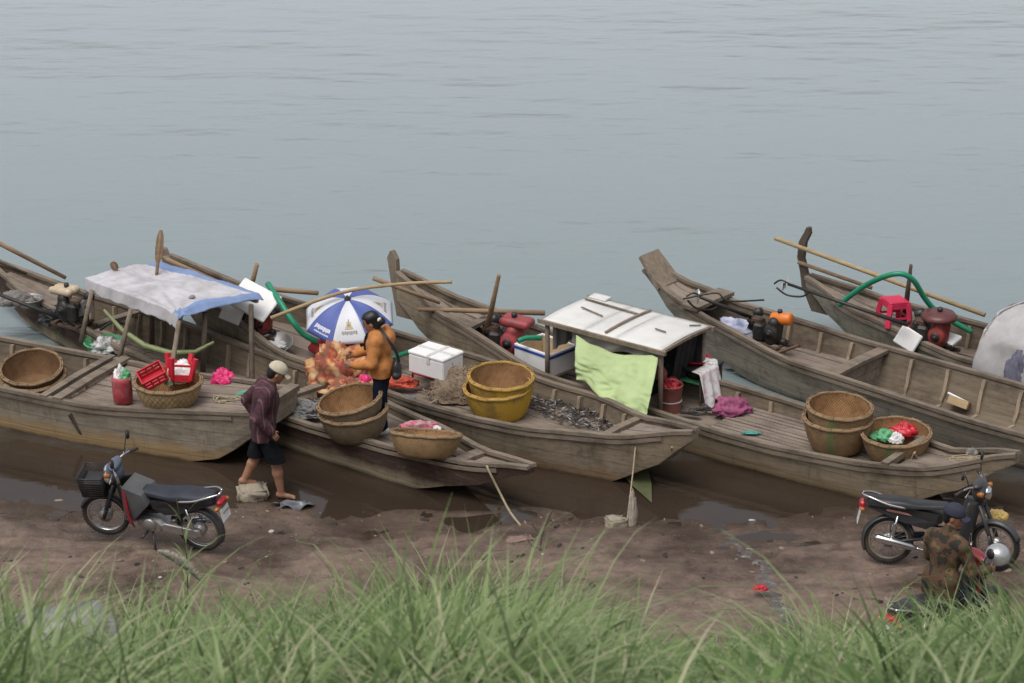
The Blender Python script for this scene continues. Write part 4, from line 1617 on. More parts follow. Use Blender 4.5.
long_tail('raised black propeller shaft of the maroon engine, crossing the horn-like stern', at(908, 325, .85), at(788, 284, 1.15))
long_tail('propeller shaft with bent skeg lying on the square raised stern', at(752, 318, .75), at(700, 297, 1.12))
long_tail('propeller shaft of the cream-tanked engine, lying over the left edge stern', at(60, 318, .55), at(-30, 283, .85))
heap('grey_sack', 'grey sack on the stern boards at the left edge', 'sack', at(16, 303, .50), (.20, .14, .14), TARP_OLD, 111, .45)
tub('dented metal basin on the stern boards behind the grey sack', 30, 305, .48, .17, .10, ALU, 'basin', 'metal_basin')
heap('black_bag', 'black plastic bag between metal basin and the cream-tanked engine', 'bag', at(50, 322, .40), (.15, .12, .14), BLACK, 113, .45)
line('iron_rod', 'thin bent iron rod resting across the square raised stern', 'rod', [at(683, 299, 1.12), at(716, 293, 1.2), at(728, 301, 1.1), at(764, 300, 1.05)], .012, IRON)
line('tiller_handle', 'dark iron tiller bar beside the orange tank engine', 'rod', [at(765, 357, .50), at(800, 345, .62)], .022, RUST)
#PART4
# ------------------------------------------------------------------ boxes, hoses, cloths and catch
def foam_box(label, loc, yaw, d, closed=True, trim=None, wall=.035):
    root = empty('foam_box', loc, yaw, label, 'box', 'white foam fish boxes')
    mb = MB()
    L, W_, h = d
    if closed:
        mb.box((0, 0, h * .42), (L, W_, h * .84), ch=.015, taper=1.0)
        mb.build('body', FOAM, root)
        m = MB()
        m.box((0, 0, h * .92), (L + .012, W_ + .012, h * .16), ch=.014)
        ld = m.build('lid', FOAM, root)
        m = MB()
        m.box((0, .0, h + .0015), (L * .99, .055, .003), ch=.001)
        m.box((L * .08, 0, h + .0045), (.05, W_ * .99, .003), ch=.001)
        m.box((L * .08, -W_ / 2 - .008, h * .80), (.05, .003, h * .36), ch=.001)
        m.build('tape', TAPE, ld)
    else:
        for sx in (-1, 1):
            mb.box((sx * (L / 2 - wall / 2), 0, h / 2), (wall, W_, h), ch=.008)
            mb.box((0, sx * (W_ / 2 - wall / 2), h / 2), (L - 2 * wall - .004, wall, h), ch=.008)
        mb.build('wall', FOAM, root)
        m = MB()
        m.box((0, 0, wall / 2 + .004), (L - 2 * wall - .006, W_ - 2 * wall - .006, wall), ch=.004)
        for sx in (-1, 1):
            m.box((sx * (L / 2 - wall - .004), 0, h * .52), (.004, W_ - 2 * wall - .012, h * .86), ch=.001)
            m.box((0, sx * (W_ / 2 - wall - .004), h * .52), (L - 2 * wall - .02, .004, h * .86), ch=.001)
        m.build('stained_lining', FOAM_IN, root)
        if trim:
            m = MB()
            for sx in (-1, 1):
                m.box((sx * (L / 2 + .003), 0, h * .86), (.006, W_ + .01, .035), ch=.001)
                m.box((0, sx * (W_ / 2 + .003), h * .86), (L - .002, .006, .035), ch=.001)
            m.build('blue_band', trim, root)
            m = MB()
            m.box((0, 0, -.02), (L * .94, W_ * .94, .035), ch=.006)
            m.build('foot', CREAM, root)
    return root


foam_box('closed white foam box standing on a red metal frame behind the woman', at(436, 372, .535), R(-38), (.56, .40, .29))
foam_box('open foam box with blue band beside the faded red engine', at(546, 366, .36), R(-44), (.62, .52, .30), False, BLUESTRIP)


def red_frame(loc, yaw):
    root = empty('metal_stand', loc, yaw, 'low red metal stand under the closed white foam box', 'stand')
    for sx in (-1, 1):
        for sy in (-1, 1):
            m = MB()
            m.tube([(sx * .24, sy * .17, 0), (sx * .235, sy * .165, .2)], .014, 7)
            m.build('leg', RED, root)
    m = MB()
    for z in (.05, .20):
        m.tube([(-.24, -.17, z), (.24, -.17, z), (.24, .17, z), (-.24, .17, z)], .014, 7, closed=True)
    m.build('rail', RED, root)
    m = MB()
    m.box((-.04, .01, .10), (.32, .24, .15), ch=.04)
    m.lathe([(.001, -.05), (.07, -.05), (.07, .05), (.001, .05)], 14, (.1, -.12, .11), (R(90), 0, 0))
    m.build('dark_motor', IRON, root)
    m = MB()
    m.lathe([(.001, -.03), (.045, -.03), (.05, .03), (.001, .03)], 14, (.20, -.17, .14), (R(90), 0, 0))
    m.build('white_filter', CREAM, root)


red_frame(at(436, 377, .325), R(-38))

# leaning foam sheet and the small things of the umbrella boat
mb = MB()
mb.box((0, 0, 0), (.62, .42, .035), ch=.012)
o = mb.build('foam_sheet', FOAM, None, at(254, 300, .98), (R(38), R(14), R(-34)))
tag(o, 'white foam sheet leaning over the half hidden red engine', 'foam sheet')
mb = MB()
mb.box((0, 0, 0), (.36, .30, .035), ch=.012)
o = mb.build('foam_sheet', FOAM, None, at(233, 311, .78), (R(58), R(4), R(-40)))
tag(o, 'smaller cream foam piece under the edge of the tarpaulin canopy', 'foam sheet')
mb = MB()
mb.lathe([(.001, .0), (.19, 0), (.235, .09), (.25, .10), (.245, .108), (.225, .096), (.18, .015), (.001, .012)], 34)
o = mb.build('metal_basin', ALU, None, at(275, 349, .40), (R(14), R(-4), 0))
tag(o, 'shallow silver metal basin beside the leaning rail and green hose', 'basin')
heap('grey_rag', 'crumpled grey plastic lying in the silver basin', 'cloth', at(275, 347, .46), (.13, .11, .06), TARP_WHITE, 31, .5)
line('hose', 'thick green hose curving down past the umbrella', 'hose', [at(268, 284, 1.1), at(280, 302, 1.0), at(293, 322, .8), at(306, 336, .62), at(326, 344, .52), at(352, 350, .5)], .038, GREEN_HOSE, 'green pump hoses', n=10)
line('hose', 'short green hose behind the dark shoulder bag', 'hose', [at(388, 360, .5), at(400, 355, .5), at(416, 350, .5), at(432, 349, .5)], .032, GREEN_HOSE, 'green pump hoses', n=10)
line('hose', 'green hose end between red engine and blue-banded box', 'hose', [at(518, 341, .78), at(527, 338, .80), at(541, 338, .78)], .034, GREEN_HOSE, 'green pump hoses', n=10)
line('hose', 'green hose arching high over the red stool', 'hose', [at(839, 305, .80), at(850, 296, .95), at(866, 285, 1.15), at(886, 276, 1.35), at(902, 274, 1.4), at(914, 281, 1.3), at(924, 297, 1.05), at(935, 310, .85), at(952, 321, .68), at(972, 332, .55)], .036, GREEN_HOSE, 'green pump hoses', n=10)
line('hose', 'thin dark green hose coiled by the canopy tub', 'hose', [at(100, 330, .5), at(113, 322, .6), at(127, 325, .55)], .018, BLACK, None)

# patterned cloths around the woman
FZ = .40
heap('patterned_cloth', 'big heap of crumpled orange and yellow patterned cloth under the umbrella', 'cloth', at(342, 380, FZ), (.40, .30, .40), FLORAL, 42, .5)
heap('patterned_cloth', 'lower orange patterned cloth bundle at the rail before the big heap', 'cloth', at(352, 393, FZ), (.30, .13, .17), FLORAL, 45, .6)
heap('red_sacking', 'dark red cloth behind the patterned heap under the umbrella', 'cloth', at(349, 352, FZ), (.42, .22, .42), plain('dark_red_cloth', (.34, .03, .035), .85, .45, 8), 47, .4)
heap('red_cloth', 'red and orange cloth trailing behind the woman waist', 'cloth', at(398, 385, .36), (.22, .09, .10), plain('orange_red_cloth', (.50, .085, .05), .85, .5, 9), 51, .55)
heap('red_bag', 'small crimson bag between patterned cloth and the baskets', 'bag', at(366, 392, .40), (.12, .10, .20), HOTPINK, 54, .4)
heap('blue_bag', 'thin blue plastic bag flat on boards behind lone basket', 'bag', at(402, 399, .34), (.13, .06, .035), plain('blue_plastic', (.12, .25, .42), .4), 56, .5)
heap('straw_heap', 'brown straw heap between foam box and yellow baskets', 'straw', at(462, 395, .32), (.40, .24, .32), STRAW, 61, .25)
mb = MB()
for i in range(420):
    a, q = rnd.uniform(0, 2 * PI), rnd.random() ** .6
    x, y = .46 * q * math.cos(a), .28 * q * math.sin(a)
    z = .33 * (1 - q ** 1.6) + rnd.uniform(-.02, .03)
    d = Vector((rnd.uniform(-1, 1), rnd.uniform(-1, 1), rnd.uniform(-.5, .4))).normalized() * rnd.uniform(.05, .12)
    mb.strip([(x, y, z), (x + d.x, y + d.y, max(.01, z + d.z))], .006, .006)
tag(mb.build('loose_straw', plain('dry_straw', (.30, .225, .16), .95, .4), None, at(462, 395, .32), fixn=False), 'loose straw stalks spread over the brown heap', 'straw', kind='stuff')
heap('pink_cloth', 'pink and mauve cloth tucked behind the lone wicker basket', 'cloth', at(420, 430, .52), (.20, .06, .10), plain('pink_cloth', (.50, .14, .18), .85, .5, 12, c2=(.45, .40, .42)), 63, .55)
heap('white_cloth', 'small white cloth end beside the pink cloth', 'cloth', at(437, 432, .52), (.06, .05, .07), WHITECLOTH, 64, .4)
heap('fishing_net', 'grey fishing net bundle behind the grey-brown baskets', 'net', at(306, 411, .42), (.24, .20, .12), plain('grey_net', (.22, .22, .215), .8, .55, 34, bmp=.8), 66, .45)
heap('blue_rag', 'blue and white clothes bundle beside the orange tank engine', 'cloth', at(741, 331, .50), (.34, .16, .13), BLUEWHITE, 71, .5, rz=R(-30))
heap('purple_cloth', 'crumpled purple patterned cloth on boards beside hanging white cloth', 'cloth', at(731, 411, .28), (.20, .15, .14), PURPLE, 73, .55)
heap('teal_rag', 'small teal rag on the slatted deck', 'cloth', at(751, 433, .30), (.10, .04, .02), plain('teal_rag', (.08, .30, .26), .8), 75, .5)


tub('wide green plastic tub on the boat floor under the canopy', 105, 350, .30, .26, .12, GREEN_TUB)
heap('white_rag', 'black and white cloths piled in the green tub', 'cloth', at(106, 348, .38), (.17, .14, .13), plain('black_white_cloth', (.55, .54, .53), .8, .3, 9, c2=(.03, .03, .03)), 77, .5)


def fish_pile(label, px, py, z, r, n, seed):
    rr = random.Random(seed)
    mb = MB()
    for i in range(n):
        a, q = rr.uniform(0, 2 * PI), rr.random() ** .55
        c = Vector((r[0] * q * math.cos(a), r[1] * q * math.sin(a), .012 + rr.random() * r[2] * (1 - q * .7)))
        mb.ball(c, (rr.uniform(.03, .05), .010, .008), 6, 5, (rr.uniform(-.3, .3), rr.uniform(-.4, .4), rr.uniform(0, 6.3)), 0 if rr.random() < .16 else 1)
    return tag(mb.build('small_fish', [FISH_M, FISH_D], None, at(px, py, z), (0, 0, R(-38)), fixn=False), label, 'fish', kind='stuff')


fish_pile('glistening small fish strewn in the open hold right of the yellow baskets', 588, 416, .29, (.90, .38, .07), 620, 3)
fish_pile('small silvery fish spilled behind the grey-brown baskets', 312, 408, .44, (.30, .22, .10), 160, 9)

# grey covered canopy on the farthest boat
cv = empty('canopy_cover', b7.W(3.35, 0, .3), b7.a, 'pale grey cloth cover over the canopy of the farthest boat', 'cover')
mb = MB()


def cover_fn(u, v):
    x = -.42 + 2.6 * u
    a = PI * (v * 1.06 - .03)
    wd, hh = .70, .86
    sag = .055 * abs(math.sin(x * PI / .62))          # cloth sinks between the hoops
    rr_ = 1 - sag * math.sin(a)
    y = -wd * math.cos(a) * (1 + .10 * math.sin(a)) * rr_
    z = hh * max(0, math.sin(a)) ** .55 * rr_ + .05
    n = .05 * noise.noise((x * 2.2, v * 4, 1)) + .05 * (.3 - abs(noise.noise((x * 3.1 + v * 3, v * 6, 6)))) + .028 * (.3 - abs(noise.noise((x * 7 - v * 5, v * 13, 3))))
    n += .03 * math.sin(v * 38 + x * 2) * max(0, abs(v - .5) * 2 - .45)
    return (x + .10 * math.sin(a) * (1 if u < .02 else .3) + .05 * noise.noise((v * 6, u * 9, 2)), y * (1 + n), z * (1 + n) - .02)


mb.grid(cover_fn, 90, 80)
mb.build('cloth', TARP_COVER if 'TARP_COVER' in globals() else plain('pale_grey_cover', (.43, .415, .415), .8, .16, 4, bmp=.6, dirt=.35), cv, solid=.006, fixn=False)
m = MB()
m.tube([(-.40 + .05 * math.sin(PI * i / 20), -.66 * math.cos(PI * (i / 20)), .82 * math.sin(PI * i / 20) ** .58) for i in range(21)], .022, 7)
m.build('hoop', W_DARKPOST, cv)
heap('blue_grey_sack', 'dark blue grey sack against the grey canopy cover', 'sack', at(1018, 384, .42), (.17, .10, .42), plain('slate_cloth', (.14, .14, .19), .85, .3), 81, .3)
stool('red plastic stool upright on the stern of the farthest boat', at(893, 323, .62), (0, R(3), R(20)), plain('bright_red_plastic', (.70, .035, .10), .4, .1), 1.05)
mb = MB()
mb.box((0, 0, 0), (.30, .045, .26), ch=.015)
tag(mb.build('foam_slab', FOAM, None, at(908, 339, .62), (R(-20), R(24), R(-30))), 'white foam slab propped beside the maroon engine', 'foam sheet')
mb = MB()
mb.box((0, 0, 0), (.34, .24, .06), ch=.015)
tag(mb.build('foam_slab', FOAM, None, at(946, 338, .58), (R(12), R(4), R(-40))), 'white foam slab lying behind the maroon engine', 'foam sheet')


def scoop():
    root = empty('wooden_bailer', at(957, 411, .10), R(-25), 'small pale wooden box-shaped bailer on the empty hull floor', 'bailer')
    mb = MB()
    mb.box((0, 0, .012), (.26, .17, .02), ch=.003)
    mb.box((0, .08, .06), (.26, .015, .09), ch=.003)
    mb.box((0, -.08, .06), (.26, .015, .09), ch=.003)
    mb.box((.125, 0, .06), (.015, .145, .09), ch=.003)
    mb.build('tray', W_BAMBOO, root)
    m = MB()
    m.tube([(.12, 0, .09), (-.17, 0, .12)], .014, 7)
    m.build('handle', FOAM, root)
    root.rotation_euler = (R(-25), R(12), R(-25))
    root.location.z = .16


scoop()

# ---- lime cloth hung from the shelter eave to the rail of the next boat
P00, P10 = b5.W(SX0 + .52, SY0 - .01, SZ - .085), b5.W(SX1 - .03, SY0 - .03, SZ - .085)
P01, P11 = at(577, 381, .62), at(645, 419, .52)


def lime_fn(u, v):
    u2 = u
    p = P00.lerp(P10, u2).lerp(P01.lerp(P11, u2), v)
    topdip = .10 * math.sin(PI * min(1, u2 / .92)) * (1 - v) if u2 < .92 else 0
    fold = .045 * math.sin(u2 * 15 + v * 2.6 + 2 * noise.noise((u2 * 3, v * 2, 1))) * (.35 + .65 * v) + .05 * (.3 - abs(noise.noise((u2 * 5 + v * 4, v * 5 - u2 * 3, 7)))) + .03 * noise.noise((u2 * 4, v * 3, 5))
    fold += .05 * math.sin((u2 + v * .7) * 5) * math.sin(PI * v)
    bot = .05 * math.sin(u2 * 9 + 1) * v
    return p + Vector((-.3 * fold, -fold - .07 * math.sin(PI * v), -topdip + bot * .6))


mb = MB()
lo = P00.copy()
mb.grid(lambda u, v: lime_fn(u, v) - lo, 60, 36)
tag(mb.build('hanging_cloth', LIME, None, lo, solid=.003, fixn=False), 'lime green cloth hung below the white roof down to the next rail', 'cloth')

# ---- cooking corner inside the shelter
st = empty('cooking_bench', at(696, 396, .22), b5.a, 'low dark cooking bench with green shelf at the open end of the shelter', 'bench')
mb = MB()
mb.box((0, .02, .42), (.46, .50, .03), ch=.006)
mb.build('top', BLACK, st)
for sx in (-1, 1):
    for sy in (-1, 1):
        m = MB()
        m.box((sx * .2, .02 + sy * .22, .2), (.035, .035, .40), ch=.005)
        m.build('leg', W_DARKPOST, st)
m = MB()
m.box((0, .02, .26), (.42, .46, .02), ch=.004)
m.build('shelf', GREEN_TUB, st)
m = MB()
m.lathe([(.001, 0), (.12, 0), (.15, .06), (.15, .13), (.001, .13)], 18, (.02, -.02, .275))
m.build('black_pot', IRON, st)
BT = b5.W(*(b5.loc(st.location) + Vector((0, .02, 0))).xy, st.location.z + .44)


def on_bench(dx, dy):
    l = b5.loc(st.location)
    return b5.W(l.x + dx, l.y + dy, st.location.z + .437)


mb = MB()
mb.lathe([(.001, 0), (.15, 0), (.17, .012), (.20, .05), (.205, .05), (.195, .04), (.16, .012), (.001, .008)], 26)
tag(mb.build('red_tray', RED, None, on_bench(-.06, .05)), 'round red plastic tray on the dark cooking bench', 'tray')
mb = MB()
mb.lathe([(.001, 0), (.04, 0), (.044, .01), (.044, .10), (.02, .14), (.02, .16), (.024, .16), (.024, .185), (.001, .185)], 18)
tag(mb.build('white_bottle', FOAM, None, on_bench(-.05, .08) + Vector((0, 0, .010))), 'white plastic bottle standing in the red tray', 'bottle')
heap('white_bag', 'white plastic bag beside the red tray on cooking bench', 'bag', on_bench(.12, .08), (.10, .08, .06), FOAM, 85, .5)
mb = MB()


def cl(u, v):
    s = v * .62
    x = .10 + min(s, .13) + .02
    z = .445 if s < .13 else .445 - (s - .13) * (.86 + .12 * math.sin(u * 9))
    f = .022 * math.sin(u * 17 + v * 2) * min(1, v * 1.4)
    return (x + f + max(0, s - .13) * .28, -.30 + .40 * u - .06 * v + .10 * (u - .3) * v, z)


mb.grid(cl, 26, 22)
o = mb.build('white_cloth', plain('white_print_cloth', (.66, .64, .64), .85, .12, 16, c2=(.52, .32, .28)), None, st.location, (0, 0, b5.a), solid=.004, fixn=False)
tag(o, 'white printed cloth draped over the edge of the cooking bench', 'cloth')


def pail(loc):
    root = empty('bucket', loc, 0, 'faded pink plastic bucket under the lime cloth side of shelter', 'bucket')
    mb = MB()
    mb.lathe([(.001, 0), (.125, 0), (.13, .01), (.15, .34), (.158, .345), (.158, .36), (.146, .36), (.125, .03), (.001, .02)], 26)
    mb.build('body', plain('faded_pink_plastic', (.36, .13, .105), .55, .25), root)
    m = MB()
    m.torus(.142, .006, 28, 6, (0, 0, .15), flat=1.6)
    m.build('band', TARP_WHITE, root)
    m = MB()
    m.tube(smooth_path([(-.155, 0, .34), (-.13, -.04, .40), (0, -.07, .45), (.13, -.04, .40), (.155, 0, .34)], 4), .006, 6)
    m.build('handle', ALU, root)
    heap('red_contents', None, None, (0, 0, .33), (.12, .12, .09), RED, 88, .5, part=root)


pail(at(670, 411, .20))
for i, (px, py, rz) in enumerate(((690, 413, .2), (703, 409, .5))):
    s = empty('sandal', at(px, py, .28), rz - .5, ('left' if i == 0 else 'right') + ' one of two dark sandals beside the pink bucket', 'sandal', 'pair of dark sandals')
    m = MB()
    m.profile([(-.12, -.02), (-.13, .03), (-.08, .045), (0, .035), (.08, .05), (.13, .04), (.14, 0), (.10, -.04), (0, -.03)], .02, .005)
    ob = m.build('sole', RUBBER, s, rot=(R(90), 0, 0))
    m = MB()
    m.tube(smooth_path([(.08, -.005, .02), (.02, .042, .05), (-.03, .05, .012)], 4), .008, 6)
    m.tube(smooth_path([(.08, -.005, .02), (.02, -.038, .05), (-.03, -.04, .012)], 4), .008, 6)
    m.build('strap', GREYPANEL, s)

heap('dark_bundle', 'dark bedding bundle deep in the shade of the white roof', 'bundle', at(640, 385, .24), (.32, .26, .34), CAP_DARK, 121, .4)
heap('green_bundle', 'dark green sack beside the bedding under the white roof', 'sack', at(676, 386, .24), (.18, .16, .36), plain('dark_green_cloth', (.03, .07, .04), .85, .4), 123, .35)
heap('red_cloth', 'small red cloth hanging at the shelter corner beside lime cloth', 'cloth', at(661, 378, .62), (.06, .06, .16), ENG_PINK, 125, .4)
# bow ropes of the shelter boat
net_pile('frayed tan rope looped over the bow beam beside the green-marked basket', at(966, 461, .62), (.26, .10, .05), ROPE, 22, 14)
line('rope_end', 'frayed rope end hanging down the hull below the green-marked baskets', 'rope', [at(915, 452, .56), at(911, 460, .44), at(910, 472, .28)], .012, ROPE)
line('rope_end', 'second frayed rope end hanging beside the first on the hull', 'rope', [at(914, 453, .56), at(918, 459, .44), at(919, 466, .34)], .010, ROPE)
heap('grey_rag', 'small grey rag tied at the bow rope', 'cloth', at(972, 455, .64), (.06, .05, .08), TARP_OLD, 91, .5)


# ------------------------------------------------------------------ umbrella
def umbrella():
    R_, dep = .59, .29
    c = at(349.5, 317, .98)
    rot = (R(13), R(2), R(-110 + 0))
    rot = Euler((R(18), R(-3), 0))
    root = empty('umbrella', c, 0, 'blue and white striped umbrella open over the patterned cloth', 'umbrella', rot=rot)
    off = R(-110)

    def pt(a0, a1, u, v, lift=0):
        # u across one panel, v from apex to rim; panels pull tight between ribs
        a = a0 + (a1 - a0) * u
        r = R_ * v
        z = dep * (1 - v ** 2.5)
        pull = math.cos((a1 - a0) / 2) / math.cos((u - .5) * (a1 - a0))
        k = v ** 1.5
        r *= (1 - k) + k * (pull * .6 + .4)
        z -= .03 * math.sin(PI * u) * v * (1 - v) * 2
        r *= 1 - .035 * math.sin(PI * u) * v ** 3
        return Vector((r * math.cos(a), r * math.sin(a), z + lift))
    UB = plain('umbrella_blue', (.085, .12, .36), .5, .06, 4, bmp=0)
    UW = plain('umbrella_white', (.66, .67, .72), .5, .05, 4, bmp=0)
    PRB = plain('print_dark', (.28, .24, .20), .6, .1, bmp=0)
    PRY = plain('print_gold', (.52, .40, .16), .6, .1, bmp=0)
    PRW = plain('print_white', (.74, .75, .80), .6, .03, bmp=0)
    rr = random.Random(3)
    for k in range(8):
        a0, a1 = off + k * PI / 4, off + (k + 1) * PI / 4
        mb = MB()
        mb.grid(lambda u, v: pt(a0, a1, u, .03 + .97 * v), 12, 16)
        pn = mb.build('panel', UB if k % 2 else UW, root, solid=.002, fixn=False)
        m = MB()

        def patch(u0, u1, v0, v1, mi):
            m.add([pt(a0, a1, u0, v0, .004), pt(a0, a1, u1, v0, .004), pt(a0, a1, u1, v1, .004), pt(a0, a1, u0, v1, .004)], [(0, 1, 2, 3)], False, mi)
        if k % 2:
            u = .14
            while u < .80:
                d = rr.uniform(.035, .06)
                patch(u, u + d, .80 + rr.uniform(-.008, 0), .86 + rr.choice((0, 0, .018)), 0)
                u += d + .012
            u = .20
            while u < .80:
                d = rr.uniform(.02, .05)
                patch(u, u + d, .905, .93, 0)
                u += d + .014
            m.build('lettering', [PRW], pn, fixn=False)
        else:
            for (u0, u1, v0, v1, mi) in ((.47, .52, .55, .66, 0), (.40, .46, .60, .70, 1), (.53, .60, .61, .70, 1), (.36, .64, .705, .735, 1), (.43, .57, .66, .70, 0), (.34, .66, .745, .76, 0)):
                patch(u0, u1, v0, v1, mi)
            u = .24
            while u < .74:
                d = rr.uniform(.03, .055)
                patch(u, u + d, .79, .845 + rr.choice((0, .012)), 0)
                u += d + .014
            m.build('emblem', [PRB, PRY], pn, fixn=False)
    for k in range(8):
        a = off + k * PI / 4
        m = MB()
        m.tube([pt(a, a + .01, 0, v, -.008) for v in [.02 + .98 * i / 10 for i in range(11)]], .004, 5)
        m.build('rib', ALU, root)
    m = MB()
    m.tube([(0, 0, dep + .05), (0, 0, -.50)], .009, 8)
    m.build('pole', ALU, root)
    m = MB()
    m.lathe([(.001, .055), (.012, .05), (.03, .012), (.045, .0), (.045, -.006), (.001, -.006)], 14, (0, 0, dep))
    m.build('tip', BLACK, root)


umbrella()
#PART5
# ------------------------------------------------------------------ people
def vadd(a, *bs):
    a = Vector(a)
    for b in bs:
        a = a + Vector(b)
    return a


def hand_prims(wrist, elbow, side, curl=.5, pn=None):
    """palm, four unequal bent fingers and a thumb that leaves the side of the palm"""
    Wv, E = Vector(wrist), Vector(elbow)
    d = (Wv - E).normalized()
    pn = Vector(pn) if pn else Vector((0, -side, 0))          # palm faces this way
    pn = (pn - d * pn.dot(d)).normalized()
    s = d.cross(pn).normalized()                               # across the palm
    out = [('cap', Wv - d * .01, Wv + d * .03, .026, .026, .012)]
    for q in (-.024, -.008, .008, .024):
        out.append(('cap', Wv + d * .02 + s * q * .8, Wv + d * .085 + s * q, .015, .013, .008))
    thumb_side = -1 if s.z < 0 else 1
    for i, (q, ln) in enumerate(((-.028, .062), (-.0095, .074), (.0095, .080), (.028, .070))):
        q *= -thumb_side
        a = Wv + d * .085 + s * q
        b = a + (d * math.cos(curl * .6) + pn * math.sin(curl * .6)) * ln * .55
        c = b + (d * math.cos(curl * 1.7) + pn * math.sin(curl * 1.7)) * ln * .5
        out.append(('cap', a, b, .0095, .009, .003))
        out.append(('cap', b, c, .009, .0075, .003))
    a = Wv + d * .03 + s * thumb_side * .028
    b = a + (d * .6 + s * thumb_side * .65 + pn * .35).normalized() * .042
    c = b + (d * .85 + s * thumb_side * .15 + pn * .5).normalized() * .032
    out += [('cap', a, b, .013, .011, .006), ('cap', b, c, .011, .009, .004)]
    return out


def person(label, loc, yaw, J, shirt, trousers, hair=True, sleeve=1.0, leg_to='ankle', hat=None, scale=1.0, shoe=None, hem=None, bun=False, bulky=0.0, sleeve_cut=0):
    root = empty('person', loc, yaw, label, 'person', scale=scale)
    hc = Vector(J['head'])
    tilt = J.get('tilt', 0)
    turn = J.get('turn', 0)
    hrot = Euler((0, tilt, turn))
    hm = hrot.to_matrix()
    F_, L_, U_ = hm @ Vector((1, 0, 0)), hm @ Vector((0, 1, 0)), hm @ Vector((0, 0, 1))

    def h(x, y, z):
        return hc + F_ * x + L_ * y + U_ * z
    P = [('ell', hc + U_ * .02, (.098, .077, .098), hrot, .02),
         ('ell', h(.022, 0, -.045), (.070, .060, .072), hrot, .03),
         ('ell', h(.090, 0, -.018), (.020, .015, .024), hrot, .012),
         ('ell', h(.075, 0, -.100), (.022, .026, .018), hrot, .02),
         ('ell', h(.082, 0, -.060), (.014, .026, .012), hrot, .012)]
    for sd in (-1, 1):
        P.append(('ell', h(-.002, sd * .077, -.012), (.022, .010, .034), hrot, .006))
    nb, ch, pv = Vector(J['neck']), Vector(J['chest']), Vector(J['pelvis'])
    P += [('cap', nb, h(-.015, 0, -.06), .056, .052, .03),
          ('ell', ch + Vector((0, 0, .06)), (.105, .165, .16), (0, 0, 0), .05),
          ('cap', ch, pv + Vector((0, 0, .08)), .115, .12, .05),
          ('ell', pv, (.11, .155, .11), (0, 0, 0), .05)]
    for sd, nm in ((1, 'l'), (-1, 'r')):
        S, E, Wr = Vector(J['sh' + nm]), Vector(J['el' + nm]), Vector(J['wr' + nm])
        P += [('cap', nb - Vector((0, 0, .03)), S, .06, .058, .04), ('cap', S, E, .05, .04, .03), ('cap', E, Wr, .041, .028, .02)]
        P += hand_prims(Wr, E, sd, J.get('curl', .5), J.get('pn' + nm))
        Hh, K, A, T = (Vector(J[q + nm]) for q in ('hip', 'kn', 'an', 'toe'))
        P += [('cap', Hh, K, .088, .060, .04), ('cap', K, K.lerp(A, .35), .057, .058, .03), ('cap', K.lerp(A, .35), A, .058, .038, .03)]
        P += [('cap', A - (T - A).normalized() * .03 - Vector((0, 0, .015)), A + Vector((0, 0, -.01)), .036, .036, .02), ('cap', A + Vector((0, 0, -.012)), T, .036, .026, .02)]
        fd = (T - A).normalized()
        sx = fd.cross(Vector((0, 0, 1))).normalized()
        for q in range(5):
            tp = T + sx * sd * (-.030 + .014 * q) + fd * (.018 - .006 * abs(q - 1))
            P.append(('cap', T + sx * sd * (-.022 + .010 * q), tp, .014, .0095 if q else .012, .004))

    eyes = [h(.083, sd * .031, .006) for sd in (-1, 1)]
    brows = [h(.088, sd * .031, .028) for sd in (-1, 1)]
    mouth = h(.088, 0, -.062)
    HM = np.array(hm)

    def pick(C):
        mi = np.zeros(len(C), int)
        for e in eyes:
            q = (C - np.array(e)) @ HM
            mi[(np.abs(q[:, 0]) < .03) & (np.abs(q[:, 1]) < .016) & (np.abs(q[:, 2]) < .008)] = 1
        for e in brows:
            q = (C - np.array(e)) @ HM
            mi[(np.abs(q[:, 0]) < .03) & (np.abs(q[:, 1]) < .020) & (np.abs(q[:, 2]) < .006)] = 1
        q = (C - np.array(mouth)) @ HM
        mi[(np.abs(q[:, 0]) < .03) & (np.abs(q[:, 1]) < .024) & (np.abs(q[:, 2]) < .008)] = 2
        return mi
    sdf_obj('body', P, [SKIN, EYE, LIP], root, .0085, pick=pick)
    # upper garment
    b = .022 + bulky
    Q = [('ell', ch + Vector((0, 0, .06)), (.115 + b, .172 + b, .165 + b), (0, 0, 0), .05),
         ('cap', ch, pv + Vector((0, 0, .08)), .118 + b, .124 + b, .05)]
    he = Vector(hem) if hem else pv + Vector((0, 0, -.04))
    for oy in (-.078, .078):
        Q.append(('cap', pv + Vector((0, oy, .10)), he + Vector((0, oy, 0)), .112 + b, .104 + b, .04))
    Q.append(('cap', nb - Vector((0, 0, .02)), nb.lerp(h(-.015, 0, -.06), .38), .074, .064, .02))
    for sd, nm in ((1, 'l'), (-1, 'r')):
        S, E, Wr = Vector(J['sh' + nm]), Vector(J['el' + nm]), Vector(J['wr' + nm])
        Q += [('cap', nb - Vector((0, 0, .035)), S, .066 + b * .4, .066 + b * .5, .04), ('cap', S, E, .06 + b * .6, .052 + b * .6, .03), ('cap', E, E.lerp(Wr, .86 * sleeve), .053 + b * .6, .040 + b * .5, .02)]
        Q.append(('cap', E.lerp(Wr, .82 * sleeve), E.lerp(Wr, .92 * sleeve), .043 + b * .4, .043 + b * .4, .008))
    o = sdf_obj('shirt', Q, shirt, root, .011, fold=.0048, seed=int(yaw * 10) + 3)
    zc = he.z - .035
    low_hands = min(J['wrl'][2], J['wrr'][2])
    for v in o.data.vertices:
        if v.co.z < zc and abs(v.co.y) < .26 and zc < low_hands:
            v.co.z = zc + .12 * (v.co.z - zc)
    # trousers or shorts
    Q = [('ell', pv, (.118, .162, .12), (0, 0, 0), .05)]
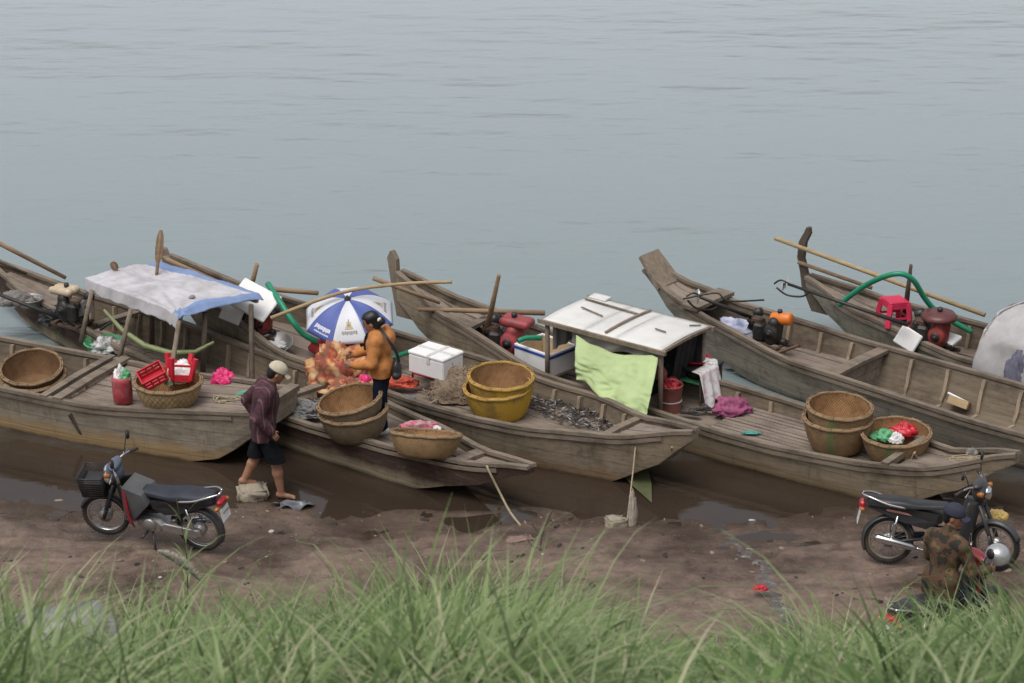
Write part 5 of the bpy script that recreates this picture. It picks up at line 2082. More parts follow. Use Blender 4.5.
    for nm in ('l', 'r'):
        Hh, K, A = (Vector(J[q + nm]) for q in ('hip', 'kn', 'an'))
        if leg_to == 'knee':
            e = Hh.lerp(K, .98)
            Q += [('cap', Hh, e, .096, .098, .05), ('cap', Hh.lerp(K, .8), Hh.lerp(K, 1.04), .104, .112, .02)]
        else:
            Q += [('cap', Hh, K, .096, .082, .04), ('cap', K, K.lerp(A, .95), .082, .062, .03)]
    o = sdf_obj('shorts' if leg_to == 'knee' else 'trousers', Q, trousers, root, .011, fold=.005, seed=9)
    if leg_to == 'knee':
        zc = min(J['knl'][2], J['knr'][2]) + .005
        for v in o.data.vertices:
            if v.co.z < zc:
                v.co.z = zc + .06 * (v.co.z - zc)
    if hair:
        Q = [('ell', h(-.016, 0, .040), (.102, .086, .096), hrot, .02), ('ell', h(-.050, 0, -.02), (.062, .078, .085), hrot, .03)]
        if bun:
            Q += [('ell', h(-.118, 0, -.02), (.050, .052, .052), hrot, .02), ('ell', h(-.01, 0, .055), (.108, .092, .085), hrot, .02)]
        o = sdf_obj('hair', Q, HAIR, root, .009, fold=.003, seed=2)
        # keep the face free: hair vertices in front of the brow are pulled back
        me = o.data
        for v in me.vertices:
            q = hm.transposed() @ (Vector(v.co) - hc)
            if q.x > .045 and q.z < .075:
                v.co = Vector(v.co) - F_ * (q.x - .045)
    if bun:
        m = MB()
        m.ball((0, 0, 0), (.035, .018, .020), 10, 8)
        m.build('hair_clip', FOAM, root, h(-.105, .045, .02), (0, .6, .3))
    if hat:
        Q = [('ell', h(-.010, 0, .058), (.112, .093, .084), hrot, .01), ('ell', h(-.01, 0, .04), (.113, .094, .03), hrot, .02)]
        o = sdf_obj('cap', Q, hat, root, .008)
        for v in o.data.vertices:
            q = hm.transposed() @ (Vector(v.co) - hc)
            if q.z < .028:
                v.co = Vector(v.co) + U_ * (.028 - q.z)
        m = MB()
        m.grid(lambda u, v: h(.085 + .085 * u * (1 - (2 * v - 1) ** 2 * .45), (2 * v - 1) * .078, .046 - .022 * u - .018 * (2 * v - 1) ** 2), 8, 12)
        m.build('cap_brim', hat, o, solid=.006, fixn=False)
    if shoe:
        for nm in ('l', 'r'):
            A, T = Vector(J['an' + nm]), Vector(J['toe' + nm])
            d = (T - A).normalized()
            sdf_obj('shoe', [('cap', A - d * .035 - Vector((0, 0, .02)), A.lerp(T, .6) - Vector((0, 0, .008)), .048, .044, .03), ('cap', A.lerp(T, .5), T + d * .02, .044, .036, .03)], shoe, root, .009)
    return root


man_loc = at(265, 496, 0.0)
man = person('man in maroon plaid shirt and beige cap stepping off a stone in the shallows', man_loc, R(8),
             dict(head=(.185, 0, 1.535), tilt=R(30), neck=(.085, 0, 1.395), chest=(.045, 0, 1.19), pelvis=(0, 0, .86),
                  shl=(.045, .175, 1.355), ell=(-.16, .27, 1.12), wrl=(-.06, .24, .90),
                  shr=(.055, -.185, 1.355), elr=(-.055, -.255, 1.085), wrr=(.085, -.245, .905), pnr=(-.3, .8, -.2), curl=.7,
                  hipl=(-.01, .095, .83), knl=(-.075, .105, .49), anl=(-.235, .10, .175), toel=(-.105, .115, .130),
                  hipr=(.01, -.095, .83), knr=(.13, -.105, .475), anr=(.185, -.10, .06), toer=(.325, -.115, .015)),
             PLAID, SHORTS, leg_to='knee', hat=CAP_BEIGE, hem=(.0, 0, .78), bulky=.008)

wl = at(382, 432, .36)
woman = person('woman in tan orange jumper reaching into cloth beside the umbrella', wl, R(176),
               dict(head=(.105, 0, 1.40), tilt=R(18), neck=(.05, 0, 1.265), chest=(.025, 0, 1.07), pelvis=(-.01, 0, .76),
                    shl=(.03, .165, 1.215), ell=(.085, .235, .955), wrl=(.305, .17, .915), pnl=(.1, -1, 0),
                    shr=(.03, -.165, 1.215), elr=(.12, -.215, .98), wrr=(.325, -.10, .95), curl=.8,
                    hipl=(-.01, .085, .74), knl=(.01, .09, .41), anl=(-.02, .09, .07), toel=(.11, .10, .03),
                    hipr=(-.01, -.085, .74), knr=(.03, -.09, .41), anr=(.02, -.09, .07), toer=(.15, -.10, .03)),
               SWEATER, NAVY, bun=True, shoe=FOAM, bulky=.004, hem=(-.01, 0, .79), scale=1.0)
sdf_obj('hood', [('ell', (-.105, -.06, 1.20), (.065, .13, .10), (0, .3, 0), .03), ('ell', (-.06, -.10, 1.26), (.055, .09, .075), (0, 0, 0), .04)], SWEATER, woman, .012, fold=.007, seed=5)

bag = empty('shoulder_bag', wl, R(176), 'black shoulder bag hanging at the back of the woman in orange', 'bag', scale=1.0)
sdf_obj('body', [('ell', (-.205, .10, .86), (.055, .11, .13), (0, .1, 0), .02), ('cap', (-.205, .02, .80), (-.205, .18, .80), .05, .05, .02)], BLACK, bag, .011, fold=.004)
m = MB()
m.strip(smooth_path([(-.235, .16, .97), (-.205, .185, 1.10), (-.10, .17, 1.27), (.0, .05, 1.345), (.10, -.04, 1.30), (.185, -.09, 1.16), (.175, -.13, .95), (-.02, -.215, .86), (-.2, -.10, .90)], 5), .035, .008, up=(0, 1, .2))
m.build('strap', BLACK, bag)

# ------------------------------------------------------------------ motorbikes
MG = 'motorbikes parked on the muddy bank'


def xf(mb, M):
    mb.v = [tuple(M @ Vector(p)) for p in mb.v]
    return mb


def motorbike(label, loc, yaw, lean, pal, steer=0.0, basket=False, scale=1.0, rims=CHROME, pitch=0.0):
    root = empty('motorbike', loc, 0, label, 'motorbike', MG, rot=(lean, pitch, yaw), scale=scale)
    root.rotation_mode = 'XYZ'
    A = Vector((.42, 0, .74))
    axis = Vector((-.36, 0, .93)).normalized()
    ST = Matrix.Translation(A) @ Matrix.Rotation(steer, 4, axis) @ Matrix.Translation(-A)

    def wheel(cx, M, brake):
        mb = MB()
        mb.lathe([(.001, -.06), (.05, -.06), (.062, -.045), (.062, .045), (.05, .06), (.001, .06)], 20, (cx, 0, .28), (R(90), 0, 0))
        if brake:
            mb.lathe([(.001, -.05), (.075, -.05), (.08, -.035), (.08, .03), (.001, .03)], 22, (cx, 0, .28), (R(90), 0, 0))
        hub = xf(mb, M).build('wheel', ALU, root)
        mb = MB()
        mb.torus(.25, .033, 40, 10, (cx, 0, .28), (R(90), 0, 0))
        for i in range(44):
            a = 2 * PI * i / 44
            mb.box((cx + .281 * math.cos(a), 0, .28 + .281 * math.sin(a)), (.012, .045, .018), (0, -a, 0), ch=.002)
        xf(mb, M).build('tyre', RUBBER, hub)
        mb = MB()
        mb.torus(.218, .017, 40, 8, (cx, 0, .28), (R(90), 0, 0), flat=1.5)
        xf(mb, M).build('rim', rims, hub)
        mb = MB()
        for i in range(24):
            a = 2 * PI * i / 24
            s_ = 1 if i % 2 else -1
            b_ = a + (.35 if (i // 2) % 2 else -.35)
            mb.tube([(cx + .055 * math.cos(b_), s_ * .04, .28 + .055 * math.sin(b_)), (cx + .212 * math.cos(a), 0, .28 + .212 * math.sin(a))], .0028, 4)
        tag(xf(mb, M).build('spokes', ALU, hub), kind='stuff')
        return hub
    wheel(.61, ST, True)
    wheel(-.59, Matrix(), True)
    # front end, turned with the bars
    mb = MB()
    for s_ in (-1, 1):
        mb.tube([(.61, s_ * .085, .28), (.53, s_ * .085, .50), (.43, s_ * .07, .76)], [.022, .026, .024], 8)
        mb.tube([(.60, s_ * .105, .30), (.56, s_ * .105, .42)], .016, 7)
    xf(mb, ST).build('fork', pal['fork'], root)
    mb = MB()

    def fen(u, v, cx=.61, a0=R(20), a1=R(165), w_=.11):
        a = a0 + (a1 - a0) * u
        k = (2 * v - 1)
        r = .305 - .03 * k * k
        return (cx + r * math.cos(a), k * w_ / 2, .28 + r * math.sin(a))
    mb.grid(lambda u, v: fen(u, v), 18, 6)
    o = xf(mb, ST).build('front_mudguard', pal['fender'], root, solid=.004, fixn=False)
    # handlebar cowl with lamp
    def soft(name, prims, mat, par, M=None, h=.010):
        if M is not None:
            Rm = M.to_3x3().to_4x4()
            e_ = M.to_euler()
            prims = [('cap', M @ Vector(q[1]), M @ Vector(q[2]), q[3], q[4], q[5]) if q[0] == 'cap' else
                     ('ell', M @ Vector(q[1]), q[2], (M.to_3x3() @ Euler(q[3]).to_matrix()).to_euler(), q[4]) for q in prims]
        return sdf_obj(name, prims, mat, par, h)
    cw = soft('handlebar_cowl', [('ell', (.42, 0, .90), (.10, .12, .115), (0, .3, 0), .03), ('ell', (.40, 0, 1.0), (.065, .15, .045), (0, 0, 0), .03), ('cap', (.41, 0, .85), (.42, 0, .74), .07, .045, .03)], pal['cowl'], root, ST)
    m = MB()
    m.lathe([(.001, .03), (.05, .025), (.075, .0), (.078, -.03)], 22, (.515, 0, .905), (0, R(80), 0))
    xf(m, ST).build('headlight', GLASSY, cw)
    if pal.get('cowl2'):
        soft('cowl_front', [('ell', (.475, 0, .86), (.075, .105, .125), (0, -.25, 0), .02)], pal['cowl2'], cw, ST)
    for s_ in (-1, 1):
        m = MB()
        m.lathe([(.001, .03), (.03, .025), (.034, 0), (.02, -.04)], 14, (.47, s_ * .15, .93), (0, R(80), s_ * .2))
        xf(m, ST).build('indicator', AMBER, cw)
    mb = MB()
    mb.tube(smooth_path([(.26, -.34, .98), (.34, -.20, 1.01), (.40, -.08, .98), (.40, .08, .98), (.34, .20, 1.01), (.26, .34, .98)], 4), .013, 8)
    hb = xf(mb, ST).build('handlebar', CHROME, root)
    for s_ in (-1, 1):
        m = MB()
        m.tube([(.30, s_ * .26, .998), (.245, s_ * .365, .972)], .019, 9)
        xf(m, ST).build('grip', RUBBER, hb)
        m = MB()
        m.tube([(.37, s_ * .22, 1.0), (.36, s_ * .36, .96)], .006, 6)
        xf(m, ST).build('lever', ALU, hb)
        m = MB()
        m.tube(smooth_path([(.34, s_ * .19, 1.01), (.335, s_ * .22, 1.10), (.33, s_ * .285, 1.19)], 4), .006, 6)
        mr = xf(m, ST).build('mirror_stem', BLACK, hb)
        m = MB()
        m.lathe([(.001, .0), (.045, .0), (.056, .006), (.05, .02), (.001, .026)], 20, (.325, s_ * .305, 1.20), (R(4), R(-84), 0), mi=0)
        m.lathe([(.001, -.002), (.047, -.002)], 20, (.325, s_ * .305, 1.20), (R(4), R(-84), 0), mi=1)
        xf(m, ST).build('mirror', [BLACK, GLASSY], mr)
    # leg shield: two swept wings
    mb = MB()

    def sh(u, v):
        k = 2 * v - 1
        z = .30 + .50 * u
        x = .33 + .10 * u - .16 * abs(k) ** 1.5 - .04 * (1 - u) * abs(k)
        return (x, k * (.20 + .03 * math.sin(PI * u)) * (1 - .25 * u), z)
    mb.grid(sh, 12, 16)
    mb.build('leg_shield', pal['shield'], root, solid=.008, fixn=False)
    if pal.get('strip'):
        for s_ in (-1, 1):
            m = MB()
            m.strip([(.335 - .16 * .55, s_ * .165, .78), (.31 - .16 * .6, s_ * .20, .55), (.27 - .16 * .6, s_ * .20, .34)], .04, .02, up=(0, s_, 0))
            m.build('side_strip', pal['strip'], root)
    if pal.get('bagpanel'):
        m = MB()
        m.profile([(.27, .80), (.02, .73), (-.05, .60), (.14, .38), (.27, .42)], .36, .012, shrink=.99)
        o = m.build('carry_bag', pal['bagpanel'], root)
        bv = o.modifiers.new('bevel', 'BEVEL')
        bv.width = .045
        bv.segments = 4
        bv.limit_method = 'ANGLE'
        o.data.polygons.foreach_set('use_smooth', [True] * len(o.data.polygons))
    # frame, tail and seat
    mb = MB()
    mb.tube(smooth_path([(.42, 0, .76), (.34, 0, .60), (.18, 0, .46), (-.05, 0, .44), (-.25, 0, .52), (-.5, 0, .62), (-.78, 0, .70)], 4), .035, 9)
    for s_ in (-1, 1):
        mb.tube([(-.59, s_ * .085, .28), (-.2, s_ * .08, .33)], .018, 7)
    mb.build('frame', pal['frame'], root)
    mb = MB()
    mb.profile([(.02, .62), (.0, .52), (-.18, .44), (-.42, .50), (-.82, .66), (-.90, .70), (-.86, .75), (-.70, .73), (-.3, .69)], .23, .05, shrink=.85, wf=lambda x, z: .65 + .35 * min(1, max(0, (x + .95) / .5)))
    mb.build('side_panel', pal['body'], root)
    if pal.get('stripe'):
        m = MB()
        for s_ in (-1, 1):
            m.box((-.48, s_ * .098, .635), (.30, .012, .028), (0, R(10), 0), ch=.004)
        m.build('side_stripe', pal['stripe'], root)
    mb = MB()

    def seat(u, v):
        x = .06 - .90 * u
        w_ = (.10 + .05 * min(1, u * 2.2)) * (1 - .35 * max(0, u - .75) / .25)
        a = PI * (v * 1.0)
        zt = .745 + .035 * sstep(.35, .6, u) + .02 * u
        z = .685 + .02 * u + (zt - .685 - .02 * u) * math.sin(a) ** .45
        return (x, -w_ * math.cos(a), z)
    mb.grid(seat, 24, 14)
    k = len(mb.v)
    mb.add([seat(0, j / 14) for j in range(15)], [tuple(range(15))])
    mb.add([seat(1, j / 14) for j in range(15)], [tuple(range(15))])
    mb.build('seat', pal['seat'], root)
    mb = MB()
    for s_ in (-1, 1):
        mb.tube(smooth_path([(-.42, s_ * .15, .70), (-.62, s_ * .155, .74), (-.80, s_ * .12, .80), (-.90, s_ * .05, .815)], 4), .014, 7)
    mb.tube([(-.90, -.05, .815), (-.90, .05, .815)], .014, 7)
    mb.build('grab_rail', CHROME, root)
    mb = MB()
    mb.box((-.90, 0, .70), (.07, .17, .08), ch=.022)
    mb.build('tail_light', REDLENS, root)
    for s_ in (-1, 1):
        m = MB()
        m.ball((-.90, s_ * .13, .665), (.03, .035, .025), 10, 8)
        m.build('indicator', AMBER, root)
    mb = MB()

    def rf(u, v):
        return fen(u, v, -.59, R(15), R(205), .13)
    mb.grid(rf, 20, 6)
    mb.build('rear_mudguard', pal['rearf'], root, solid=.004, fixn=False)
    mb = MB()
    mb.box((-.935, 0, .555), (.008, .20, .15), (0, R(12), 0), ch=.002)
    pl_ = mb.build('number_plate', PLATE, root)
    m = MB()
    rr = random.Random(int(abs(yaw) * 100))
    for row, n, zc, hh in ((0, 5, .585, .022), (1, 4, .54, .04)):
        for i in range(n):
            w_ = .14 / n
            m.box((-.941 - (.555 - zc) * -.21, -.07 + w_ * (i + .5), zc), (.003, w_ * .6, hh * rr.uniform(.7, 1)), (0, R(12), 0), ch=.0005)
    m.build('plate_marks', GREYPANEL, pl_)
    # power unit
    mb = MB()
    mb.profile([(.20, .36), (.16, .26), (.0, .21), (-.16, .23), (-.22, .31), (-.12, .38), (.06, .39)], .24, .05, shrink=.8)
    for i in range(7):
        mb.box((.20 + .022 * i, 0, .335 + .004 * i), (.010, .15, .12), (0, R(-8), 0), ch=.002)
    mb.lathe([(.001, .02), (.075, .015), (.09, 0), (.09, -.03)], 20, (-.06, -.125, .30), (R(90), 0, 0))
    mb.lathe([(.001, .02), (.075, .015), (.09, 0), (.09, -.03)], 20, (.0, .125, .30), (R(-90), 0, 0))
    mb.build('engine', ALU, root)
    mb = MB()
    mb.tube(smooth_path([(.34, -.03, .31), (.30, -.10, .24), (.12, -.15, .20), (-.15, -.15, .21), (-.28, -.15, .24)], 4), .017, 8)
    mb.tube([(-.28, -.15, .24), (-.34, -.15, .255), (-.72, -.155, .345), (-.75, -.155, .352)], [.02, .042, .047, .03], 12)
    mb.build('exhaust', CHROME, root)
    mb = MB()
    mb.profile([(-.64, .33), (-.66, .26), (-.60, .22), (-.16, .27), (-.14, .33), (-.2, .36)], .045, .012, y=.11)
    mb.build('chain_case', pal['chain'], root)
    for s_ in (-1, 1):
        mb = MB()
        mb.tube([(-.57, s_ * .12, .30), (-.50, s_ * .12, .60)], .012, 7)
        mb.lathe([(.024, 0), (.030, .02), (.024, .04), (.030, .06), (.024, .08), (.030, .10), (.024, .12), (.030, .14), (.024, .16)], 12, (-.555, s_ * .12, .36), (0, R(13), 0))
        mb.build('shock_absorber', CHROME, root)
    mb = MB()
    for s_ in (-1, 1):
        mb.tube([(.02, s_ * .10, .22), (.02, s_ * .27, .22)], .015, 8)
    mb.tube([(-.03, .10, .23), (-.12, .24, .015)], .012, 7)
    mb.build('stand_and_pegs', BLACK, root)
    if basket:
        mb = MB()
        W0, W1 = .13, .165
        z0, z1 = .60, .87
        x0, x1 = .54, .80
        for q in range(9):
            u = q / 8
            z = z0 + (z1 - z0) * u
            w_ = W0 + (W1 - W0) * u
            e = .03 * u
            mb.tube([(x0, -w_, z), (x1 + e, -w_, z), (x1 + e, w_, z), (x0, w_, z)], .0055 if q < 8 else .009, 5, closed=True)
        for k_ in range(44):
            u = k_ / 44 * 4
            sd, f = int(u), u - int(u)
            c0 = [(x0, -W0), (x1, -W0), (x1, W0), (x0, W0)]
            c1 = [(x0, -W1), (x1 + .03, -W1), (x1 + .03, W1), (x0, W1)]
            a, b = c0[sd], c0[(sd + 1) % 4]
            c, d = c1[sd], c1[(sd + 1) % 4]
            mb.tube([(a[0] + (b[0] - a[0]) * f, a[1] + (b[1] - a[1]) * f, z0), (c[0] + (d[0] - c[0]) * f, c[1] + (d[1] - c[1]) * f, z1)], .0055, 5)
        mb.box(((x0 + x1) / 2, 0, z0), (x1 - x0, W0 * 2, .012), ch=.003)
        mb.box(((x0 + x1) / 2, 0, (z0 + z1) / 2 - .03), (x1 - x0 - .02, W0 * 2 - .01, .20), ch=.02)
        xf(mb, ST).build('wire_basket', BLACK, root)
    return root


DARKRED = plain('dark_red_paint', (.26, .02, .035), .3, .15, dirt=.2)
m1 = (at(106, 531, .12) + at(207, 548, .12)) / 2
m1.z = ground_z(m1.x, m1.y) - .005
motorbike('motorbike with black wire basket and white plate facing left', m1, R(160), R(-8),
          dict(fork=BLACK, fender=BLACK, cowl=BLUECOWL, cowl2=WHITECLOTH, shield=BLACK, strip=DARKRED, bagpanel=GREYPANEL, frame=BLACK, body=BLACK, seat=SEATMAT, rearf=BODYGREY, chain=ALU),
          steer=R(10), basket=True, scale=.97)
m2 = (at(890, 561, .12) + at(990, 567, .12)) / 2
m2.z = ground_z(m2.x, m2.y) - .005
motorbike('dark grey motorbike with chrome exhaust facing right towards the boats', m2, R(-6), R(-7),
          dict(fork=BODYGREY, fender=BODYGREY, cowl=BODYGREY, shield=BODYGREY, frame=BLACK, body=BLACK, stripe=plain('pink_stripe', (.50, .24, .21), .5, .1), seat=BLACK, rearf=BODYGREY, chain=BLACK),
          steer=R(-24), scale=.97, rims=plain('dusty_rim', (.32, .28, .22), .5, .2, metal=.5))
heap('yellow_sponge', 'yellowed foam pad tied at the front of the dark grey motorbike', 'foam pad', at(996, 518, .55), (.11, .08, .09), YELLOWPAD, 95, .4)

# rider on the third motorbike, half hidden in the grass
bx_, by_ = 4.34, 26.38
bz = ground_z(bx_, by_)
yaw3 = R(42)
b3 = Vector((bx_, by_, bz - .005))
motorbike('motorbike with red and silver front under the man in camouflage', b3 + Vector((.08, .07, 0)), yaw3, R(0),
          dict(fork=BLACK, fender=BODYGREY, cowl=DARKRED, shield=GREYPANEL, strip=DARKRED, frame=BLACK, body=BLACK, seat=BLACK, rearf=BODYGREY, chain=BLACK),
          steer=R(-18), scale=1.0)
person('man in camouflage jacket and dark cap astride a motorbike in the grass', b3, yaw3,
       dict(head=(.10, -.01, 1.55), tilt=R(14), turn=R(-62), neck=(.05, 0, 1.38), chest=(.03, 0, 1.14), pelvis=(-.04, 0, .80),
            shl=(.04, .195, 1.29), ell=(.10, .275, 1.04), wrl=(.32, .30, 1.0),
            shr=(.04, -.195, 1.29), elr=(.09, -.275, 1.03), wrr=(.33, -.30, .99), curl=.9,
            hipl=(-.03, .12, .80), knl=(.30, .24, .60), anl=(.17, .25, .10), toel=(.30, .27, .05),
            hipr=(-.03, -.12, .80), knr=(.30, -.24, .60), anr=(.17, -.25, .10), toer=(.30, -.27, .05)),
       CAMO, NAVY, hat=CAP_DARK, bulky=.004, scale=1.0, shoe=RUBBER)
hp = Matrix.Translation(b3 + Vector((.08, .07, 0))) @ Matrix.Rotation(yaw3, 4, 'Z') @ Vector((.42, -.25, 1.06))
hl = empty('helmet', hp, R(-60), 'silver helmet hung on the front of the hidden motorbike', 'helmet')
mb = MB()
mb.lathe([(.001, .125), (.05, .12), (.09, .098), (.118, .06), (.130, .01), (.132, -.05), (.124, -.09), (.118, -.09), (.122, -.05), (.118, .01), (.001, .10)], 30)
mb.build('shell', SILVER, hl)
m = MB()
m.grid(lambda u, v: (.136 * math.cos(R(-70 + 140 * u)), .136 * math.sin(R(-70 + 140 * u)), -.01 - .075 * v), 16, 5)
m.build('visor', BLACK, hl, solid=.004, fixn=False)
hl.rotation_euler = (R(8), R(14), R(-70))

# ------------------------------------------------------------------ things on the shore
RG = None


def rock(name, label, cat, loc, d, mat, seed, rz=0, rough=.10, tilt=0):
    bm = bmesh.new()
    bmesh.ops.create_cube(bm, size=1)
    bmesh.ops.bevel(bm, geom=bm.edges[:], offset=.10, segments=2, affect='EDGES')
    bmesh.ops.subdivide_edges(bm, edges=bm.edges[:], cuts=3, use_grid_fill=True)
    for v in bm.verts:
        q = Vector(v.co)
        k = rough * (noise.noise(q * 2.1 + Vector((seed, 0, 0))) + .5 * noise.noise(q * 5 + Vector((0, seed, 0))) + .25 * noise.noise(q * 12))
        v.co = Vector((q.x * d[0], q.y * d[1], q.z * d[2])) * (1 + k * 1.6)
    me = bpy.data.meshes.new(name)
    bm.to_mesh(me)
    bm.free()
    me.materials.append(mat)
    me.polygons.foreach_set('use_smooth', [True] * len(me.polygons))
    o = bpy.data.objects.new(name, me)
    col.objects.link(o)
    o.location = loc
    o.rotation_euler = (tilt, 0, rz)
    return tag(o, label, cat)


sl = man_loc + Matrix.Rotation(R(8), 3, 'Z') @ Vector((-.14, .08, 0))
rock('stone_block', 'pale square stone block under the rear foot of the man', 'stone', Vector((sl.x - .0, sl.y - .07, .030)), (.34, .30, .18), STONE, 4, .15, .26, tilt=.05)
rock('anchor_stone', 'rope-wrapped tan stone at the water edge under the lime cloth', 'stone', at(615, 523, .05), (.22, .18, .14), STONE, 9, .3, .22)
rock('stone', 'flat reddish stone half sunk in mud near a taut rope', 'stone', at(520, 541, .04), (.30, .20, .07), plain('reddish_stone', (.24, .16, .13), .9, .3, bmp=.5), 13, .4, .25)
rock('concrete_slab', 'big pale concrete lump in the grass at lower left', 'concrete', Vector((-3.30, 17.5, 4.35)), (1.3, .9, 1.25), CONCRETE, 17, .3, .12)

line('mooring_rope', 'taut pale rope from the dark boat bow down to mud', 'rope', [at(487, 466, .56), at(489, 471, .52), at(500, 493, .26), at(510, 512, .10), at(521, 526, .03)], .014, ROPE, 'mooring ropes', smooth=3)
line('mooring_rope', 'thin rope dropping from brown bow to the white marker strip', 'rope', [at(636, 441, .58), at(632, 480, .25), at(627, 521, .04)], .009, ROPE, 'mooring ropes', smooth=3)
line('mooring_rope', 'slack rope looped under the bow of the brown boat', 'rope', [at(640, 442, .58), at(655, 452, .42), at(668, 456, .38), at(672, 447, .62)], .010, ROPE, 'mooring ropes', smooth=5)
heap('white_marker_strip', 'frayed whitish cloth strip standing at the water edge by tan stone', 'cloth strip', at(632, 524, .04), (.045, .04, .34), plain('frayed_white_cloth', (.38, .33, .27), .9, .35, 22), 103, .5)
mb = MB()
a_, b_, c_ = at(619, 471, .04), at(646, 463, .06), at(652, 503, .012)
mb.add([a_, b_, c_, (a_ + b_) / 2 + Vector((0, 0, .02)), (b_ + c_) / 2 + Vector((.03, 0, .0)), (a_ + c_) / 2 + Vector((-.02, 0, .0))], [(0, 3, 5), (3, 1, 4), (3, 4, 5), (5, 4, 2)])
tag(mb.build('green_net', plain('algae_green_net', (.085, .095, .04), .7, .3), None), 'dull green net hanging in the water below the brown bow', 'net')
mb = MB()
mb.grid(lambda u, v: (.40 * (u - .5) + .05 * math.sin(v * 5), .20 * (v - .5) + .03 * math.sin(u * 7), .02 + .03 * noise.noise((u * 4, v * 4, 9)) + .03 * math.sin(u * 9 + v * 3)), 14, 10)
tag(mb.build('plastic_sheet', plain('wet_grey_plastic', (.13, .14, .16), .25, .25), None, at(293, 506, .02), (0, 0, .2), fixn=False), 'wet grey plastic sheet lying at the feet of the man', 'plastic sheet')
tw = empty('dead_twig', at(540, 553, .05), 0, 'dark dead forked twig sticking up from the mud', 'twig')
m = MB()
m.tube(smooth_path([(0, 0, 0), (.02, 0, .2), (.07, .02, .36), (.13, .02, .5)], 4), .010, 6)
m.tube(smooth_path([(.02, 0, .2), (-.06, .02, .3), (-.09, .03, .36)], 4), .007, 6)
m.tube(smooth_path([(.05, .01, .3), (.12, .01, .34), (.16, 0, .40)], 4), .006, 6)
m.tube(smooth_path([(0, 0, .05), (-.10, 0, .10), (-.14, .02, .17)], 4), .008, 6)
m.build('stem', W_DARKPOST, tw)
heap('red_rag', 'small red plastic scrap beside the trickle of water', 'litter', at(760, 589, .2), (.07, .05, .035), RED, 107, .5)

# small litter and stones pressed in the mud
mb = MB()
LM = [plain('litter_white', (.50, .48, .46), .7, .3), plain('litter_dark', (.03, .026, .022), .8, .4), plain('litter_brown', (.25, .19, .14), .9, .4), plain('litter_blue', (.2, .26, .33), .6, .3)]
for i in range(1700):
    x = rnd.uniform(-6.2, 6.2)
    s = rnd.uniform(-.05, 4.6)
    y = shore_y(x) - s
    if noise.noise((x * .7, y * 1.1, 4)) < -.12 and rnd.random() < .8:
        continue
    z = ground_z(x, y)
    q = rnd.random()
    mi = 1 if q < .42 else 2 if q < .975 else 0 if q < .992 else 3
    r = (rnd.random() ** 5) * .034 + .005
    mb.ball((x, y, z), (r * rnd.uniform(.7, 2.2), r * rnd.uniform(.6, 1.3), r * .45), 6, 4, (rnd.uniform(-.3, .3), rnd.uniform(-.3, .3), rnd.uniform(0, 6)), mi)
tag(mb.build('mud_litter', LM, None, fixn=False), 'small pebbles and scraps of litter pressed in the wet mud', 'litter', kind='stuff')

# trickle of water running down to the river
mb = MB()
path = [at(728, 536, .02), at(742, 548, .03), at(757, 560, .06), at(766, 574, .09), at(770, 590, .13), at(782, 606, .17), at(795, 624, .22), at(806, 640, .28)]
P = smooth_path([(p.x, p.y, 0) for p in path], 8)
V, F = [], []
for i, p in enumerate(P):
    d = (P[min(i + 1, len(P) - 1)] - P[max(0, i - 1)]).normalized()
    s_ = Vector((-d.y, d.x, 0))
    wv = max(.025, .07 + .15 * noise.noise((i * .43, 2, 0)) + .07 * (i / len(P)))
    for k in range(5):
        q = p + s_ * ((k / 2 - 1) * wv * (1 + .9 * noise.noise((i * .9, k * 3, 1))) + .10 * noise.noise((i * .3, 7, 3)))
        V.append((q.x, q.y, ground_z(q.x, q.y) + .004 + (0 if k in (1, 2, 3) else -.012)))
for i in range(len(P) - 1):
    for k in range(4):
        F.append((i * 5 + k, i * 5 + k + 1, i * 5 + k + 6, i * 5 + k + 5))
mb.add(V, F, True)
m, t, b = nt('shallow_trickle')
v = coords(t)
n = noise_n(t, v, 7, 8, .7)
o = ramp(t, n, [(.36, (.06, .046, .037)), (.54, (.11, .09, .078)), (.68, (.32, .31, .30))])
t.links.new(o, b.inputs['Base Color'])
t.links.new(ramp(t, n, [(.55, (.06, .06, .06)), (.72, (.6, .6, .6))]), b.inputs['Roughness'])
bump(t, b, n, .25, .03)
tag(mb.build('trickle_water', m, None, fixn=False), kind='structure')
#PART6
# ------------------------------------------------------------------ grass on the bank
def slope_z(x, y):
    return ground_z(x, y)


GTOP = [(-60, 555), (0, 566), (70, 612), (120, 606), (200, 606), (260, 600), (330, 586), (420, 574), (500, 570), (560, 592), (620, 618), (670, 652), (720, 645), (780, 622), (850, 614), (900, 612), (960, 618), (1000, 590), (1080, 570)]


def tall(x, y):
    """how high the grass grows here: it stands highest at the middle and the sides, low where the trickle comes down"""
    z = slope_z(x, y)
    f = math.cos(PITCH) * y + (CAMH - z) * math.sin(PITCH)
    px = 512 + FPX * x / f
    py = interp(GTOP, px)
    d = at(px, py, 0)
    h = CAMH * (1 - y / d.y) - z
    k = max(.24, min(1.2, h))
    return k * (1 + .26 * noise.noise((x * 1.3, y * .9, 2)))


